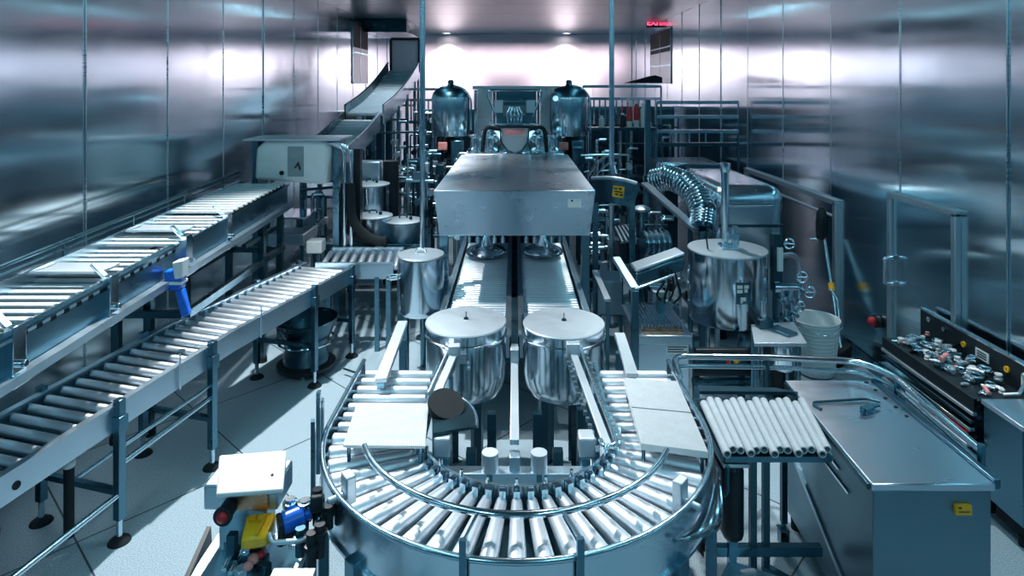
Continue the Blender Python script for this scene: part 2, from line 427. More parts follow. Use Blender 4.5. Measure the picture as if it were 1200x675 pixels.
# ================================================================ conveyors
def roller_mesh(name, length, r0, r1=None, mat='roller', stub=.02):
    """roller lying along local X, centred"""
    r1 = r0 if r1 is None else r1; l = length/2
    b = MB().lathe([(.001, -l-stub), (r0*.28, -l-stub), (r0*.28, -l), (r0*.86, -l), (r0, -l+.008), (r1, l-.008), (r1*.86, l), (r1*.28, l), (r1*.28, l+stub), (.001, l+stub)], (0, 0, 0), 20, (1, 0, 0))
    return mesh_of(b, name, mat)
def caster(mb_base, root, c, sub, name='caster'):
    c = Vector(c)
    b = MB().cyl(c+Vector((-.014, 0, .05)), c+Vector((.014, 0, .05)), .05, n=18)
    b.slot(1)
    b.cyl(c+Vector((-.018, 0, .05)), c+Vector((.018, 0, .05)), .022, n=14)
    b.box(c+Vector((-.024, .005, .085)), (.005, .05, .08)); b.box(c+Vector((.024, .005, .085)), (.005, .05, .08))
    b.box(c+Vector((0, .01, .127)), (.06, .06, .008)); b.cyl(c+Vector((0, .01, .125)), c+Vector((0, .01, .17)), .014, n=10)
    return part(b, name, ['rubber', 'gun'], root, 0, sub)

# ---------------------------------------------------------------- lower left roller conveyor
A = Vector((-2.64-.27, 3.24-.55+.14, .72)); Dv = Vector((-1.66, 6.73, .90))
W = .56
dirh = Vector((.98, 3.49, 0)).normalized(); left = Vector((-dirh.y, dirh.x, 0))
p_r0 = Vector((-2.64, 3.24, 0))-dirh*.75
def LC(s, t, h):          # s along, t to the left of the right-hand edge, h above roller top
    p = p_r0 + dirh*s + left*t
    z = .735 + .155*min(1, max(0, s)/2.4)
    return Vector((p.x, p.y, z+h))
S1 = 4.24
t = thing('roller_conveyor', 'long straight roller conveyor on tall legs running up the left side of the floor', 'conveyor', (p_r0.x, p_r0.y, 0))
path = [i*S1/14 for i in range(15)]
for side, tt in ((0, -.008), (1, W+.008)):
    b = MB()
    sec = [(-.008, -.145), (.008, -.145), (.008, .012), (-.008, .012)]
    b.sweep([LC(s, tt, 0) for s in path], sec)
    b.sweep([LC(s, tt, 0) for s in path], [(-.022, .012), (.022, .012), (.022, .022), (-.022, .022)])
    if side == 0:
        b.slot(1); b.cyl(LC(.82, -.02, -.08), LC(.82, -.012, -.08), .022)
    part(b, 'side_rail', ['satin', 'rubber'], t)
for s in path[::2]: part(MB().beam(LC(s, 0, -.12), LC(s, W, -.12), .05, .03), 'cross_member', 'gun', t)
part(MB().sweep([LC(s, W/2, -.13) for s in path], [(-W/2, -.006), (W/2, -.006), (W/2, 0), (-W/2, 0)]), 'shade_sheet', 'dark', t)  # dark sheet added for a solid floor shadow and dark roller gaps
me = roller_mesh('roller', W-.05, .030)
pitch = .105; n = int(S1/pitch)
for i in range(n): inst(me, 'roller', t, LC(.05+i*pitch, W/2, -.030), q_to(left))
# bearing brackets along both rails
mb_ = mesh_of(MB().box((0, 0, 0), (.02, .028, .05), rz=math.atan2(dirh.y, dirh.x)-PI/2), 'bearing', 'bright')
for tt in (.012, W-.012):
    for i in range(n): inst(mb_, 'bearing', t, LC(.05+i*pitch, tt, -.02))
for s in (1.42, 2.2, 3.5, 4.17):
    for tt in (-.035, W+.035):
        b = MB(); p = LC(s, tt, .05); b.box((p.x, p.y, (p.z+.14)/2), (.05, .05, p.z-.14), rz=math.atan2(dirh.y, dirh.x))
        b.box(LC(s, tt, -.10), (.07, .07, .10), rz=math.atan2(dirh.y, dirh.x))
        leg = part(b, 'leg', 'gun', t, .004)
        q = LC(s, tt, 0)
        b = MB().cyl((q.x, q.y, .02), (q.x, q.y, .16), .018, n=12); b.slot(1).lathe([(.001, .035), (.03, .034), (.06, .012), (.066, 0), (.001, 0)], (q.x, q.y, 0), 20)
        part(b, 'foot', ['steel', 'rubber'], t, 0, leg)
    b = MB(); b.beam(LC(s, -.035, -.52), LC(s, W+.035, -.52), .035, .035); part(b, 'cross_bar', 'gun', t)
b = MB(); b.cyl(LC(.2, -.04, -.53), LC(1.42, -.04, -.53), .018); b.cyl(LC(1.42, -.03, -.36), LC(2.2, -.03, -.36), .018); b.cyl(LC(1.42, -.03, -.26), LC(2.25, -.03, -.27), .012)
b.cyl(LC(1.42, W*.6, -.52), LC(2.2, W*.6, -.52), .016)
part(b, 'stretcher', 'steel', t)
q = LC(1.22, .12, 0)
b = MB().cyl((q.x, q.y, .14), (q.x, q.y, .56), .028); b.slot(1).ball((q.x, q.y, .57), .036)
part(b, 'capped_post', ['rubber', 'white'], t)
for s in (1.9, 2.75):
    b = MB().cyl(LC(s, -.03, -.15), LC(s, -.03, .10), .007, n=10); part(b, 'guide_pin', 'bright', t)

# ---------------------------------------------------------------- short cross conveyor joining it to the filling line
X0, X1, y0, y1, zt = -2.2, -1.28, 6.66, 7.3, .9
t = thing('cross_conveyor', 'short roller conveyor crossing from the left conveyor to the tall lidded pot', 'conveyor', ((X0+X1)/2, (y0+y1)/2, 0))
for yy in (y0, y1):
    part(MB().box(((X0+X1)/2+.05, yy, zt-.06), (X1-X0-.1, .02, .16)).box(((X0+X1)/2+.05, yy, zt+.025), (X1-X0-.1, .04, .012)), 'side_rail', 'satin', t)
me = roller_mesh('roller', y1-y0-.04, .028)
for i in range(9): inst(me, 'roller', t, (X0+.12+i*.098, (y0+y1)/2, zt-.03), Quaternion((0, 0, 1), PI/2+.12))
for x in (X0+.75, X1-.05):
    for yy in (y0, y1):
        b = MB().box((x, yy, (zt-.12)/2), (.045, .045, zt-.12)); part(b, 'leg', 'gun', t)
b = MB().box2((X0-.15, y1-.18, zt+.0), (X0+.02, y1+.0, zt+.14))
solo(b, 'switch_box', 'white', 'small white switch box at the far end of the lower left roller conveyor', 'switch box', (X0-.07, y1-.08, zt), .01)

# ---------------------------------------------------------------- upper left slatted belt conveyor
XR, XL = -2.6, -3.12
def UZ(y): return 1.50 + (y-3.0)*.036
t = thing('belt_conveyor', 'raised slatted belt conveyor with tall steel sides running along the left wall', 'conveyor', (-2.86, 5.0, 0))
ys = [2.4+i*.4 for i in range(13)]
b = MB()
b.sweep([(XR, y, UZ(y)) for y in ys], [(-.01, -.19), (.01, -.19), (.01, .0), (-.01, .0)])
b.sweep([(XR, y, UZ(y)) for y in ys], [(-.028, .0), (.028, .0), (.028, .016), (-.028, .016)])
part(b, 'side_panel', 'gun', t)
b = MB()
b.sweep([(XL, y, UZ(y)) for y in ys], [(-.01, -.19), (.01, -.19), (.01, .07), (-.01, .07)])
part(b, 'side_panel', 'steel', t)
b = MB(); b.sweep([(XR+.045, y, UZ(y)) for y in ys], [(-.03, -.24), (.03, -.24), (.03, -.19), (-.03, -.19)]); b.sweep([(XL, y, UZ(y)) for y in ys], [(-.03, -.24), (.03, -.24), (.03, -.19), (-.03, -.19)])
part(b, 'frame_rail', 'satin', t)
b = MB(); b.tube([(XL-.02, y, UZ(y)+.16) for y in ys], .016); b.tube([(XL-.02, y, UZ(y)+.11) for y in ys], .008)
for y in ys[1::2]: b.cyl((XL-.02, y, UZ(y)+.05), (XL-.02, y, UZ(y)+.16), .009)
part(b, 'hand_rail', 'dark', t)
b = MB()
i = 0
y = 2.45
while y < 7.1:
    seg = 0
    up = .03*(y > 4.75)+.03*(y > 5.75)
    b.slot(0); b.box(((XR+XL)/2, y, UZ(y)-.015+up), (XL-XR-.03, .058, .02)); b.slot(1); b.box(((XR+XL)/2, y+.052, UZ(y)-.024+up), (XL-XR-.03, .046, .02))
    y += .104
part(b, 'slat_belt', ['slat', 'rubber'], t)
for yy in (4.15, 5.15):
    b = MB()
    pr = []
    for k in range(9):
        a = k/8; pr.append((yy-.12+a*.26, UZ(yy)+.05*(1-a)**1.8+.02+.035*a))
    b.prism([(XL+.02, p[0], p[1]) for p in pr]+[(XL+.02, p[0], p[1]-.015) for p in reversed(pr)], (XR-XL-.10, 0, 0))
    part(b, 'transfer_chute', 'lid', t)
for yy in (3.25, 4.02, 4.95, 5.65):
    b = MB(); b.box((XR+.03, yy, UZ(yy)-.10), (.05, .09, .32)); b.box((XR+.055, yy, UZ(yy)-.22), (.03, .12, .06)); b.beam((XR, yy, UZ(yy)+.04), (XR-.10, yy+.02, UZ(yy)+.12), .04, .02); b.cyl((XR+.05, yy, UZ(yy)-.14), (XR+.09, yy, UZ(yy)-.14), .02)
    part(b, 'clamp_bracket', 'bright', t, .004)
n = 0
b = MB()
y = 2.45
while y < 7.1: b.box((0, 0, 0), (.02, .035, .018)); break
mc = mesh_of(b, 'chain_link', 'rivet')
for i in range(70): inst(mc, 'chain_link', t, (XR-.03, 2.45+i*.065, UZ(2.45+i*.065)+.012))
for x, y in ((-2.93, 5.06), (XL, 4.95), (XR+.04, 6.4), (XL, 6.0), (XR+.04, 6.9), (XL, 6.9), (XL-.12, 3.9), (XL, 5.4)):
    z = UZ(y)-.24
    leg = part(MB().box((x, y, (z+.04)/2), (.06, .06, z-.04)), 'leg', 'dark', t, .003)
    part(MB().cyl((x, y, .0), (x, y, .05), .05, n=16), 'foot', 'rubber', t, 0, leg)
b = MB(); b.box2((XR+.01, 4.95, .98), (XR+.06, 7.0, 1.04)); b.box2((XL-.02, 4.95, .98), (XL+.03, 7.0, 1.04)); b.box2((XL, 6.87, .98), (XR, 6.93, 1.04)); b.box2((XL, 4.93, .98), (XR, 4.98, 1.03)); b.box2((XR+.01, 6.0, 1.25), (XR+.05, 7.0, 1.29))
part(b, 'cross_rail', 'dark', t)

# ---------------------------------------------------------------- inclined conveyor climbing to the back corner
def incl(name, label, p0, p1, w, hp):
    p0, p1 = Vector(p0), Vector(p1); d = (p1-p0).normalized(); sd = Vector((d.y, -d.x, 0)).normalized()
    t = thing(name, label, 'conveyor', (p0.x, p0.y, 0))
    up = sd.cross(d).normalized()
    pts = [p0+(p1-p0)*i/8 for i in range(9)]
    sag = lambda i: -.10*math.sin(PI*i/8)
    pts = [p+Vector((0, 0, sag(i))) for i, p in enumerate(pts)]
    b = MB(); b.sweep(pts, [(-w/2, -.02), (w/2, -.02), (w/2, 0), (-w/2, 0)]); part(b, 'belt', 'offwhite', t)
    b = MB()
    for i in range(9):
        for f in (0, .33, .66):
            if i < 8:
                q = pts[i]*(1-f)+pts[i+1]*f; b.beam(q-sd*w/2+up*.012, q+sd*w/2+up*.012, .02, .03, up)
    part(b, 'cleats', 'satin', t)
    for s in (-1, 1):
        b = MB(); b.sweep([p+sd*s*(w/2+.02) for p in pts], [(-.012, -.16), (.012, -.16), (.012, hp), (-.012, hp)])
        b.tube([p+sd*s*(w/2+.02)+Vector((0, 0, hp)) for p in pts], .022)
        part(b, 'side_guard', 'steel' if s > 0 else 'dark', t)
    for i in (3, 5, 7):
        for s in (-1, 1):
            q = pts[i]+sd*s*(w/2+.02); part(MB().box((q.x, q.y, (q.z-.1)/2), (.06, .06, q.z-.1)), 'leg', 'gun', t)
        a = pts[i]; part(MB().beam(a+sd*(w/2)+Vector((0, 0, -.6)), a-sd*(w/2)+Vector((0, 0, -.6)), .04, .04), 'cross_bar', 'gun', t)
    return t
incl('incline_conveyor', 'first sloping belt conveyor climbing away behind the white machine head', (-2.78, 8.0, 1.72), (-2.58, 10.6, 2.22), .6, .12)
incl('incline_conveyor', 'steeper pale belt conveyor climbing to the framed opening in the far left corner', (-2.56, 10.75, 2.30), (-2.40, 13.6, 3.12), .62, .16)
b = MB(); fr = [(-2.72, 13.9, 3.08), (-2.10, 13.9, 3.08), (-2.10, 13.9, 3.82), (-2.72, 13.9, 3.82)]
for i in range(4): b.beam(fr[i], fr[(i+1) % 4], .05, .06)
t = thing('framed_panel', 'upright dark framed panel at the top of the steep conveyor in the far left corner', 'frame', (-2.41, 13.9, 3.06))
part(b, 'frame', 'black', t); part(MB().box((-2.41, 13.92, 3.45), (.60, .015, .72)), 'panel', 'pinkpanel', t)
b = MB().box((-2.70, 13.9, 1.52), (.05, .05, 3.06)); part(b, 'leg', 'gun', t); part(MB().box((-2.12, 13.9, 1.52), (.05, .05, 3.06)), 'leg', 'gun', t)

# ---------------------------------------------------------------- white inspection head over the end of the belt conveyor
t = thing('inspection_head', 'rounded white machine head with a grey side panel at the end of the slatted belt', 'inspection machine', (-2.65, 7.55, 0))
b = MB(); prof = [(-2.98, 1.72), (-2.16, 1.66), (-2.12, 2.06), (-2.20, 2.16), (-2.86, 2.16), (-2.96, 2.08)]
b.prism([(x, 7.22, z) for x, z in prof], (0, .55, 0)); part(b, 'housing', 'white', t, .04)
part(MB().box((-2.50, 7.213, 1.93), (.18, .02, .34)), 'side_panel', 'grey', t, .004)
b = MB().tube([(-2.50, 7.20, 1.86), (-2.46, 7.17, 1.92), (-2.44, 7.18, 1.84)], .01); part(b, 'handle', 'rubber', t); part(MB().cyl((-2.66, 7.2, 1.80), (-2.66, 7.23, 1.80), .025), 'port', 'rubber', t)
part(MB().box2((-3.1, 7.2, 2.165), (-2.0, 7.8, 2.185)), 'cover_sheet', 'lid', t)
for x in (-3.02, -2.08):
    part(MB().box((x, 7.5, 1.08), (.07, .3, 2.16)), 'leg', 'gun', t)
b = MB()
for x in (-1.98, -1.90): b.tube(fillet([(x, 7.35, .5), (x, 7.35, 2.05), (x-.14, 7.35, 2.12), (x-.2, 7.35, 2.12)], .06), .022)
part(b, 'side_pipe', 'bright', t)
part(MB().box((-1.86, 7.5, 1.55), (.08, .1, 1.0)), 'cable_duct', 'black', t)
# ================================================================ U-shaped roller conveyor in the foreground
CR = Vector((.01, 3.5, 0)); RO, RI, ZR = 1.03, .53, .90
t = thing('curved_conveyor', 'large U-shaped roller conveyor bending round the front of the filling line', 'conveyor', (CR.x, CR.y, 0))
LY = 4.28
def upath(r, z, n=36, ly=LY):
    return [Vector((CR.x-r, ly, z))] + arc((CR.x, CR.y, z), r, PI, 2*PI, n) + [Vector((CR.x+r, ly, z))]
b = MB(); b.sweep(upath(RO, ZR), [(-.008, -.17), (.008, -.17), (.008, .03), (-.008, .03)]); b.tube(upath(RO, ZR+.035), .014); b.sweep(upath(RO, ZR), [(-.02, -.18), (.02, -.18), (.02, -.165), (-.02, -.165)])
part(b, 'outer_rail', 'steel', t)
b = MB(); b.sweep(upath(RI, ZR), [(-.008, -.15), (.008, -.15), (.008, .02), (-.008, .02)]); part(b, 'inner_rail', 'steel', t)
b = MB(); b.tube(upath(RI+.01, ZR+.055, 36, 3.5), .014)
for i in range(13):
    a = PI+PI*i/12; c = Vector((CR.x+math.cos(a)*(RI-.0), CR.y+math.sin(a)*(RI-.0), ZR))
    b.cyl(c, c+Vector((0, 0, .05)), .008, n=8)
part(b, 'inner_guide', 'bright', t)
mb_ = mesh_of(MB().box((0, 0, 0), (.03, .03, .05)), 'bearing', 'bright')
for i in range(27):
    a = PI+PI*(i+.5)/27; inst(mb_, 'bearing', t, (CR.x+math.cos(a)*(RI+.028), CR.y+math.sin(a)*(RI+.028), ZR-.01), Quaternion((0, 0, 1), a))
GR = .83
gp = arc((CR.x, CR.y, .985), GR, PI+.40, 2*PI-.45, 30)
b = MB(); b.tube(gp, .0155, 12); part(b, 'centre_guide', 'bright', t)
part(MB().sweep(upath((RO+RI)/2, ZR-.12), [(-.245, -.006), (.245, -.006), (.245, 0), (-.245, 0)]), 'shade_sheet', 'dark', t)  # dark sheet added in place of the shade between rollers
me = roller_mesh('roller', RO-RI-.055, .026, .043)
NR = 25
for i in range(NR):
    a = PI+PI*(i+.5)/NR; rm = (RO+RI)/2
    inst(me, 'roller', t, (CR.x+math.cos(a)*rm, CR.y+math.sin(a)*rm, ZR-.04), Quaternion((0, 0, 1), a))
ms = roller_mesh('roller', RO-RI-.055, .034)
for i in range(7):
    for sx in (-1, 1): inst(ms, 'roller', t, (CR.x+sx*(RO+RI)/2, CR.y+.06+i*.108, ZR-.036), None)
# guide posts and clips round the outside
def gpost(a, r, z0, z1, mat='dark', w=.028):
    x, y = CR.x+math.cos(a)*r, CR.y+math.sin(a)*r
    return MB().box((x, y, (z0+z1)/2), (w, w*.6, z1-z0), rz=a+PI/2)
for a in (R(258.5), R(283.5)):
    b = gpost(a, RO+.03, ZR-.2, 1.03); c0 = Vector((CR.x+math.cos(a)*(RO+.03), CR.y+math.sin(a)*(RO+.03), 1.02)); c1 = Vector((CR.x+math.cos(a)*GR, CR.y+math.sin(a)*GR, .985))
    b.cyl(c0, c1, .007, n=8); part(b, 'guide_post', 'gun', t)
for a, h in ((R(184), 1.14), (R(196), 1.10), (R(181), 1.07), (R(193), 1.02)):
    part(gpost(a, RO+.045, .70, h, 'gun', .034), 'guide_post', 'gun', t)
for a in (R(218), R(319)):
    c = Vector((CR.x+math.cos(a)*(RO-.05), CR.y+math.sin(a)*(RO-.05), ZR+.05)); b = MB().box(c, (.05, .07, .14), rz=a); b.cyl(c+Vector((0, 0, -.02)), c+Vector((math.cos(a)*.1, math.sin(a)*.1, -.02)), .014)
    part(b, 'rail_clip', 'lid', t, .008)
for a in (R(205), R(228), R(312), R(338)):
    x, y = CR.x+math.cos(a)*(RO+.005), CR.y+math.sin(a)*(RO+.005)
    leg = part(MB().box((x, y, .42), (.05, .05, .64), rz=a).box((x, y, .72), (.08, .07, .08), rz=a), 'leg', 'gun', t, .004)
    caster(None, t, (x, y, 0), leg)
for x in (CR.x-RO, CR.x+RO, CR.x-RI, CR.x+RI):
    leg = part(MB().box((x, 4.2, .42), (.05, .05, .64)), 'leg', 'gun', t, .004); caster(None, t, (x, 4.2, 0), leg)
for aa in (R(205), R(228), R(312), R(338)):
    c0 = Vector((CR.x+math.cos(aa)*RO, CR.y+math.sin(aa)*RO, ZR-.16)); c1 = Vector((CR.x+math.cos(aa)*RI, CR.y+math.sin(aa)*RI, ZR-.16)); part(MB().beam(c0, c1, .04, .03), 'cross_member', 'gun', t)
# hanging sensor cables on the right-hand outside
b = MB()
for k in range(4):
    a0 = R(335+k*4); pts = []
    for q in range(9):
        a1 = a0-R(26)*q/8; r = RO+.03+.02*k*(q/8); pts.append((CR.x+math.cos(a1)*r, CR.y+math.sin(a1)*r, ZR-.03-.07*math.sin(PI*q/8)-.015*k))
    b.tube(pts, .009, 8)
part(b, 'cable_loop', 'bright', t)

# ---------------------------------------------------------------- ribbed cover plates lying on it
def plate(name, label, c4, th, split=False):
    c4 = [Vector(c) for c in c4]
    t = thing(name, label, 'cover plate', sum(c4, Vector())/4)
    n = 40; b = MB()
    for i in range(n):
        f0, f1 = i/n, (i+.62)/n
        a0, a1 = c4[0].lerp(c4[1], f0), c4[0].lerp(c4[1], f1); d0, d1 = c4[3].lerp(c4[2], f0), c4[3].lerp(c4[2], f1)
        b.prism([a0, a1, d1, d0], (0, 0, .0025))
    part(b, 'ribs', 'offwhite', t)
    part(MB().prism(c4, (0, 0, -th)), 'sheet', 'white', t)
    if split:
        m0, m1 = c4[0].lerp(c4[3], .5), c4[1].lerp(c4[2], .5); part(MB().beam(m0+Vector((0, 0, .002)), m1+Vector((0, 0, .002)), .006, .003), 'joint', 'dark', t)
    lo = min(v.z for v in c4)-th
    b = MB()
    for c in c4:
        q = c.lerp(sum(c4, Vector())/4, .12); b.cyl((q.x, q.y, ZR-.045), (q.x, q.y, lo), .01, n=8)
    part(b, 'stand_off', 'gun', t)
    return t
plate('cover_plate', 'ribbed white cover plate lying over the left arm of the U-shaped conveyor', [P(418, 474, .985), P(502, 473, .985), P(498, 523, .985), P(402, 522, .985)], .012)
plate('cover_plate', 'longer ribbed white cover plate over the right arm of the U-shaped conveyor', [P(731, 443, .99), P(794, 447, .99), P(830, 530, .99), P(751, 520, .99)], .03, True)

# ---------------------------------------------------------------- kettles
def kettle(label, x, y, r, z0, z1):
    t = thing('lidded_kettle', label, 'kettle', (x, y, 0), None)
    part(MB().lathe([(.001, z0-.02), (r*.70, z0-.015), (r*.88, z0+.01), (r*.96, z0+.06), (r*.985, z0+.14), (r*.985, z1-.01), (.001, z1-.01)], (x, y, 0), 48), 'body', 'tank', t)
    part(MB().lathe([(r*.985, z1-.095), (r*1.02, z1-.09), (r*1.02, z1-.075), (r*.99, z1-.07)], (x, y, 0), 48), 'rim_band', 'bright', t)
    ld = part(MB().lathe([(r*1.0, z1-.012), (r*1.01, z1-.004), (r*.99, z1+.004), (r*.5, z1+.012), (.001, z1+.016)], (x, y, 0), 48), 'lid', 'lid', t)
    part(MB().cyl((x, y, z1+.01), (x, y, z1+.07), .004, n=8).lathe([(.001, .028), (.016, .026), (.02, .012), (.022, .01)], (x, y, z1), 14), 'lid_pin', 'dark', t, 0, ld)
    for a in (R(200), R(300), R(60), R(130)):
        px, py = x+r*.55*math.cos(a), y+r*.55*math.sin(a)
        part(MB().box((px, py, (z0+.03)/2), (.055, .055, z0+.03), rz=a), 'leg', 'dark', t)
    c = Vector((x-.0, y-r, z1-.14)); b = MB().box(c+Vector((.0, -.0, 0)), (.05, .04, .07)); b.cyl(c+Vector((.04, -.01, -.06)), c+Vector((.04, -.045, -.06)), .012)
    part(b, 'clamp', 'lid', t, .004)
kettle('left one of the two lidded steel kettles standing in front of the roller lanes', -.352, 4.58, .292, .60, 1.09)
kettle('right one of the two lidded steel kettles standing in front of the roller lanes', .358, 4.58, .294, .60, 1.08)

# lidded pot on bracket, left
x, y, r, z0, z1 = -.91, 6.15, .222, .60, 1.15
t = thing('lidded_pot', 'tall narrow lidded steel pot standing on a post left of the roller lanes', 'pot', (x, y, 0))
part(MB().lathe([(.001, z0), (r*.93, z0), (r*.97, z0+.02), (r, z0+.06), (r, z1-.015), (.001, z1-.015)], (x, y, 0), 40), 'body', 'tank', t)
ld = part(MB().lathe([(r*1.0, z1-.01), (r*1.03, z1), (r*1.0, z1+.012), (r*.3, z1+.02), (.001, z1+.022)], (x, y, 0), 40), 'lid', 'lid', t)
b = MB().tube(fillet([(x-.05, y, z1+.01), (x-.04, y, z1+.06), (x+.04, y, z1+.06), (x+.05, y, z1+.01)], .03), .010); part(b, 'lid_handle', 'bright', t, 0, ld)
part(MB().cyl((x-r, y-.05, z1-.20), (x-r-.07, y-.07, z1-.20), .03).cyl((x-r-.07, y-.07, z1-.20), (x-r-.10, y-.08, z1-.20), .02), 'side_valve', 'bright', t)
for dx, dy in ((-.13, -.1), (.13, -.1), (0, .15)): part(MB().cyl((x+dx, y+dy, 0), (x+dx, y+dy, z0+.01), .03, n=12), 'leg', 'gun', t)

# ---------------------------------------------------------------- loading frame between kettles and curve
t = thing('loading_frame', 'frame of cross beams and guide bars inside the bend of the U-shaped conveyor', 'frame', (0, 3.7, 0))
zc = .84
b = MB(); b.beam((-.385, 3.22, zc-.03), (.385, 3.22, zc-.03), .07, .06); part(b, 'cross_beam', 'satin', t, .004)
b = MB(); b.box2((-.024, 3.28, .93), (.024, 4.5, .96)); part(b, 'centre_rail', 'lid', t, .003)
b = MB(); b.box2((-.024, 4.5, .93), (.024, 5.5, .955)); part(b, 'centre_rail', 'gun', t, .003)
part(MB().box((0, 3.24, .80), (.055, .07, .22)), 'end_block', 'satin', t, .004)
part(MB().box((0, 4.22, 1.0), (.055, .06, .09)), 'sensor_block', 'lid', t, .004)
for sx in (-1, 1):
    x = sx*.125
    part(MB().cyl((x, 3.22, zc-.0), (x, 3.22, zc+.09), .042, n=20).slot(1).cyl((x, 3.22, zc-.26), (x, 3.22, zc), .038, n=20), 'star_wheel_motor', ['lid', 'gun'], t)
    x = sx*.375
    part(MB().box((x, 3.3, .93), (.085, .10, .10)).slot(1).box((x, 3.3, .74), (.075, .09, .28)), 'gear_box', ['lid', 'gun'], t, .01)
    for px, py in ((sx*.40, 3.22), (sx*.14, 3.9), (sx*.42, 3.95), (sx*.24, 3.5)):
        part(MB().box((px, py, .39), (.055, .055, .78)), 'leg', 'dark', t)
    part(MB().beam((sx*.125, 3.22, .45), (sx*.14, 3.9, .45), .04, .05).beam((sx*.40, 3.22, .45), (sx*.42, 3.95, .45), .04, .05), 'side_beam', 'gun', t)
# right pair of long guide bars
g0, g1 = P(671, 412, 1.0), P(712, 523, .98)
d = (g1-g0); sdv = Vector((d.y, -d.x, 0)).normalized()
b = MB(); b.beam(g0, g1, .045, .02); part(b, 'guide_bar', 'lid', t, .003)
b = MB(); b.tube(fillet([g0-sdv*.055+Vector((0, 0, .02)), g1-sdv*.05+Vector((0, 0, .01)), g1+sdv*.02+Vector((0, -.03, .01)), g1+sdv*.03+Vector((0, .04, .01))], .04), .013); part(b, 'guide_bar', 'bright', t)
b = MB().box(g0+Vector((0, -.03, .03)), (.09, .06, .09)); part(b, 'bar_clamp', 'lid', t, .006)
mc = mesh_of(MB().box((0, 0, 0), (.02, .022, .022)), 'chain_link', 'rivet')
for i in range(16):
    p = g0.lerp(g1, (i+.5)/16); inst(mc, 'chain_link', t, p+sdv*.045+Vector((0, 0, -.03))); inst(mc, 'chain_link', t, p-sdv*.085+Vector((0, 0, -.01)))
g0, g1 = P(533, 413, 1.0), P(512, 462, .98)
b = MB(); b.beam(g0, g1, .05, .02); b.beam(g0+Vector((-.05, 0, 0)), g1+Vector((-.05, 0, 0)), .012, .03); part(b, 'guide_bar', 'lid', t, .003)
b = MB().box(g0+Vector((0, -.03, .03)), (.08, .06, .07)); part(b, 'bar_clamp', 'lid', t, .006)
# left flat bars
for (a, c) in (((472, 378), (446, 446)), ((726, 392), (741, 440))):
    g0, g1 = P(a[0], a[1], .97), P(c[0], c[1], .97)
    b = MB(); b.beam(g0, g1, .075, .03); b.slot(1); b.beam(g0+Vector((0, 0, -.035)), g1+Vector((0, 0, -.035)), .05, .04); part(b, 'guide_bar', ['lid', 'gun'], t, .003)
    part(MB().box((g0.x, g0.y, .42), (.05, .05, .84)), 'leg', 'gun', t)
# drop-shaped guards
t = thing('wheel_guard', 'black fan-shaped guard with a bright steel edge inside the left bend of the U-shaped conveyor', 'guard', (-.33, 3.45, 0))
b = MB()
cx, cyy = -.42, 3.42
pts = [Vector((cx, cyy-.15, .985)), Vector((cx-.05, cyy+.12, .985))]
for i in range(13):
    a = R(100-100*i/12); pts.append(Vector((cx+.02+.20*math.cos(a), cyy-.08+.34*math.sin(a), .985)))
b.prism(pts, (0, 0, .014)); part(b, 'plate', 'dark', t)
b = MB().tube([p+Vector((0, 0, .01)) for p in pts[2:]], .010); part(b, 'edge_bead', 'bright', t)
c = P(523, 474, 1.03)
b = MB().lathe([(.001, -.02), (.10, -.02), (.105, 0), (.10, .012), (.001, .014)], c, 28, (.25, -.35, .9)); part(b, 'disc', 'rubber', t)
part(MB().cyl((c.x, c.y, .9), (c.x, c.y, 1.01), .025).cyl((c.x-.0, 3.45, .0), (c.x, 3.45, .93), .03, n=12), 'post', 'gun', t)
b = MB().box((-.44, 3.62, .99), (.06, .05, .10)).slot(1).cyl((-.40, 3.60, .95), (-.40, 3.60, 1.04), .025); part(b, 'sensor', ['black', 'lid'], t, .004)
# ================================================================ twin roller lanes under the hood
t = thing('twin_roller_lane', 'two side by side lanes of thin steel rollers leading under the big steel hood', 'conveyor', (0, 6.8, 0))
zl = .74
me = roller_mesh('roller', .53, .019, None, 'roller', .01)
Y0, Y1 = 5.05, 8.35
n = int((Y1-Y0)/.066)
for k in range(min(n, 49)):
    for sx in (-1, 1): inst(me, 'roller', t, (sx*.335, Y0+.04+k*.066, zl-.019), None)
for x in (-.64, -.055, .055, .64):
    part(MB().box2((x-.014, Y0, zl-.12), (x+.014, Y1, zl+.05)).box2((x-.025, Y0, zl+.05), (x+.025, Y1, zl+.065)), 'side_rail', 'satin', t)
b = MB(); b.box2((-.64, Y0, zl-.16), (.64, Y1, zl-.125)); part(b, 'bed', 'dark', t)
for y in (Y0+.1, 6.8, Y1-.1):
    for x in (-.62, .62): part(MB().box((x, y, (zl-.16)/2), (.07, .07, zl-.16)), 'leg', 'dark', t)

# ---------------------------------------------------------------- filling machine: hood, manifold, nozzles, columns
t = thing('filling_machine', 'filling machine with a large rectangular steel hood at the centre of the room', 'filling machine', (0, 7.3, 0))
yf, yb, zb, zt = 5.85, 8.9, 1.40, 1.83
b = MB()
b.prism([(-.70, yf+.03, zb), (.70, yf+.03, zb), (.745, yf-.03, zt-.03), (.745, yf-.03, zt), (-.745, yf-.03, zt), (-.745, yf-.03, zt-.03)], (0, yb-yf, 0))
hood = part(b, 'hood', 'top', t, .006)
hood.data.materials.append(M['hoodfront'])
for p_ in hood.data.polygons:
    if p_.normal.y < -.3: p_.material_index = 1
part(MB().box((.555, yf-.018, 1.735), (.125, .006, .125), m=Matrix.Rotation(R(-8), 3, 'X')), 'instruction_sticker', 'label', t, 0, hood, 'white instruction sticker')
part(MB().box((.53, yf-.022, 1.735), (.018, .006, .016)), 'sticker_mark', 'ink', t, 0, hood)
for x in (-.715, .715):
    for y in (6.4, 8.7): part(MB().box((x, y, zb/2), (.08, .08, zb)), 'column', 'gun', t)
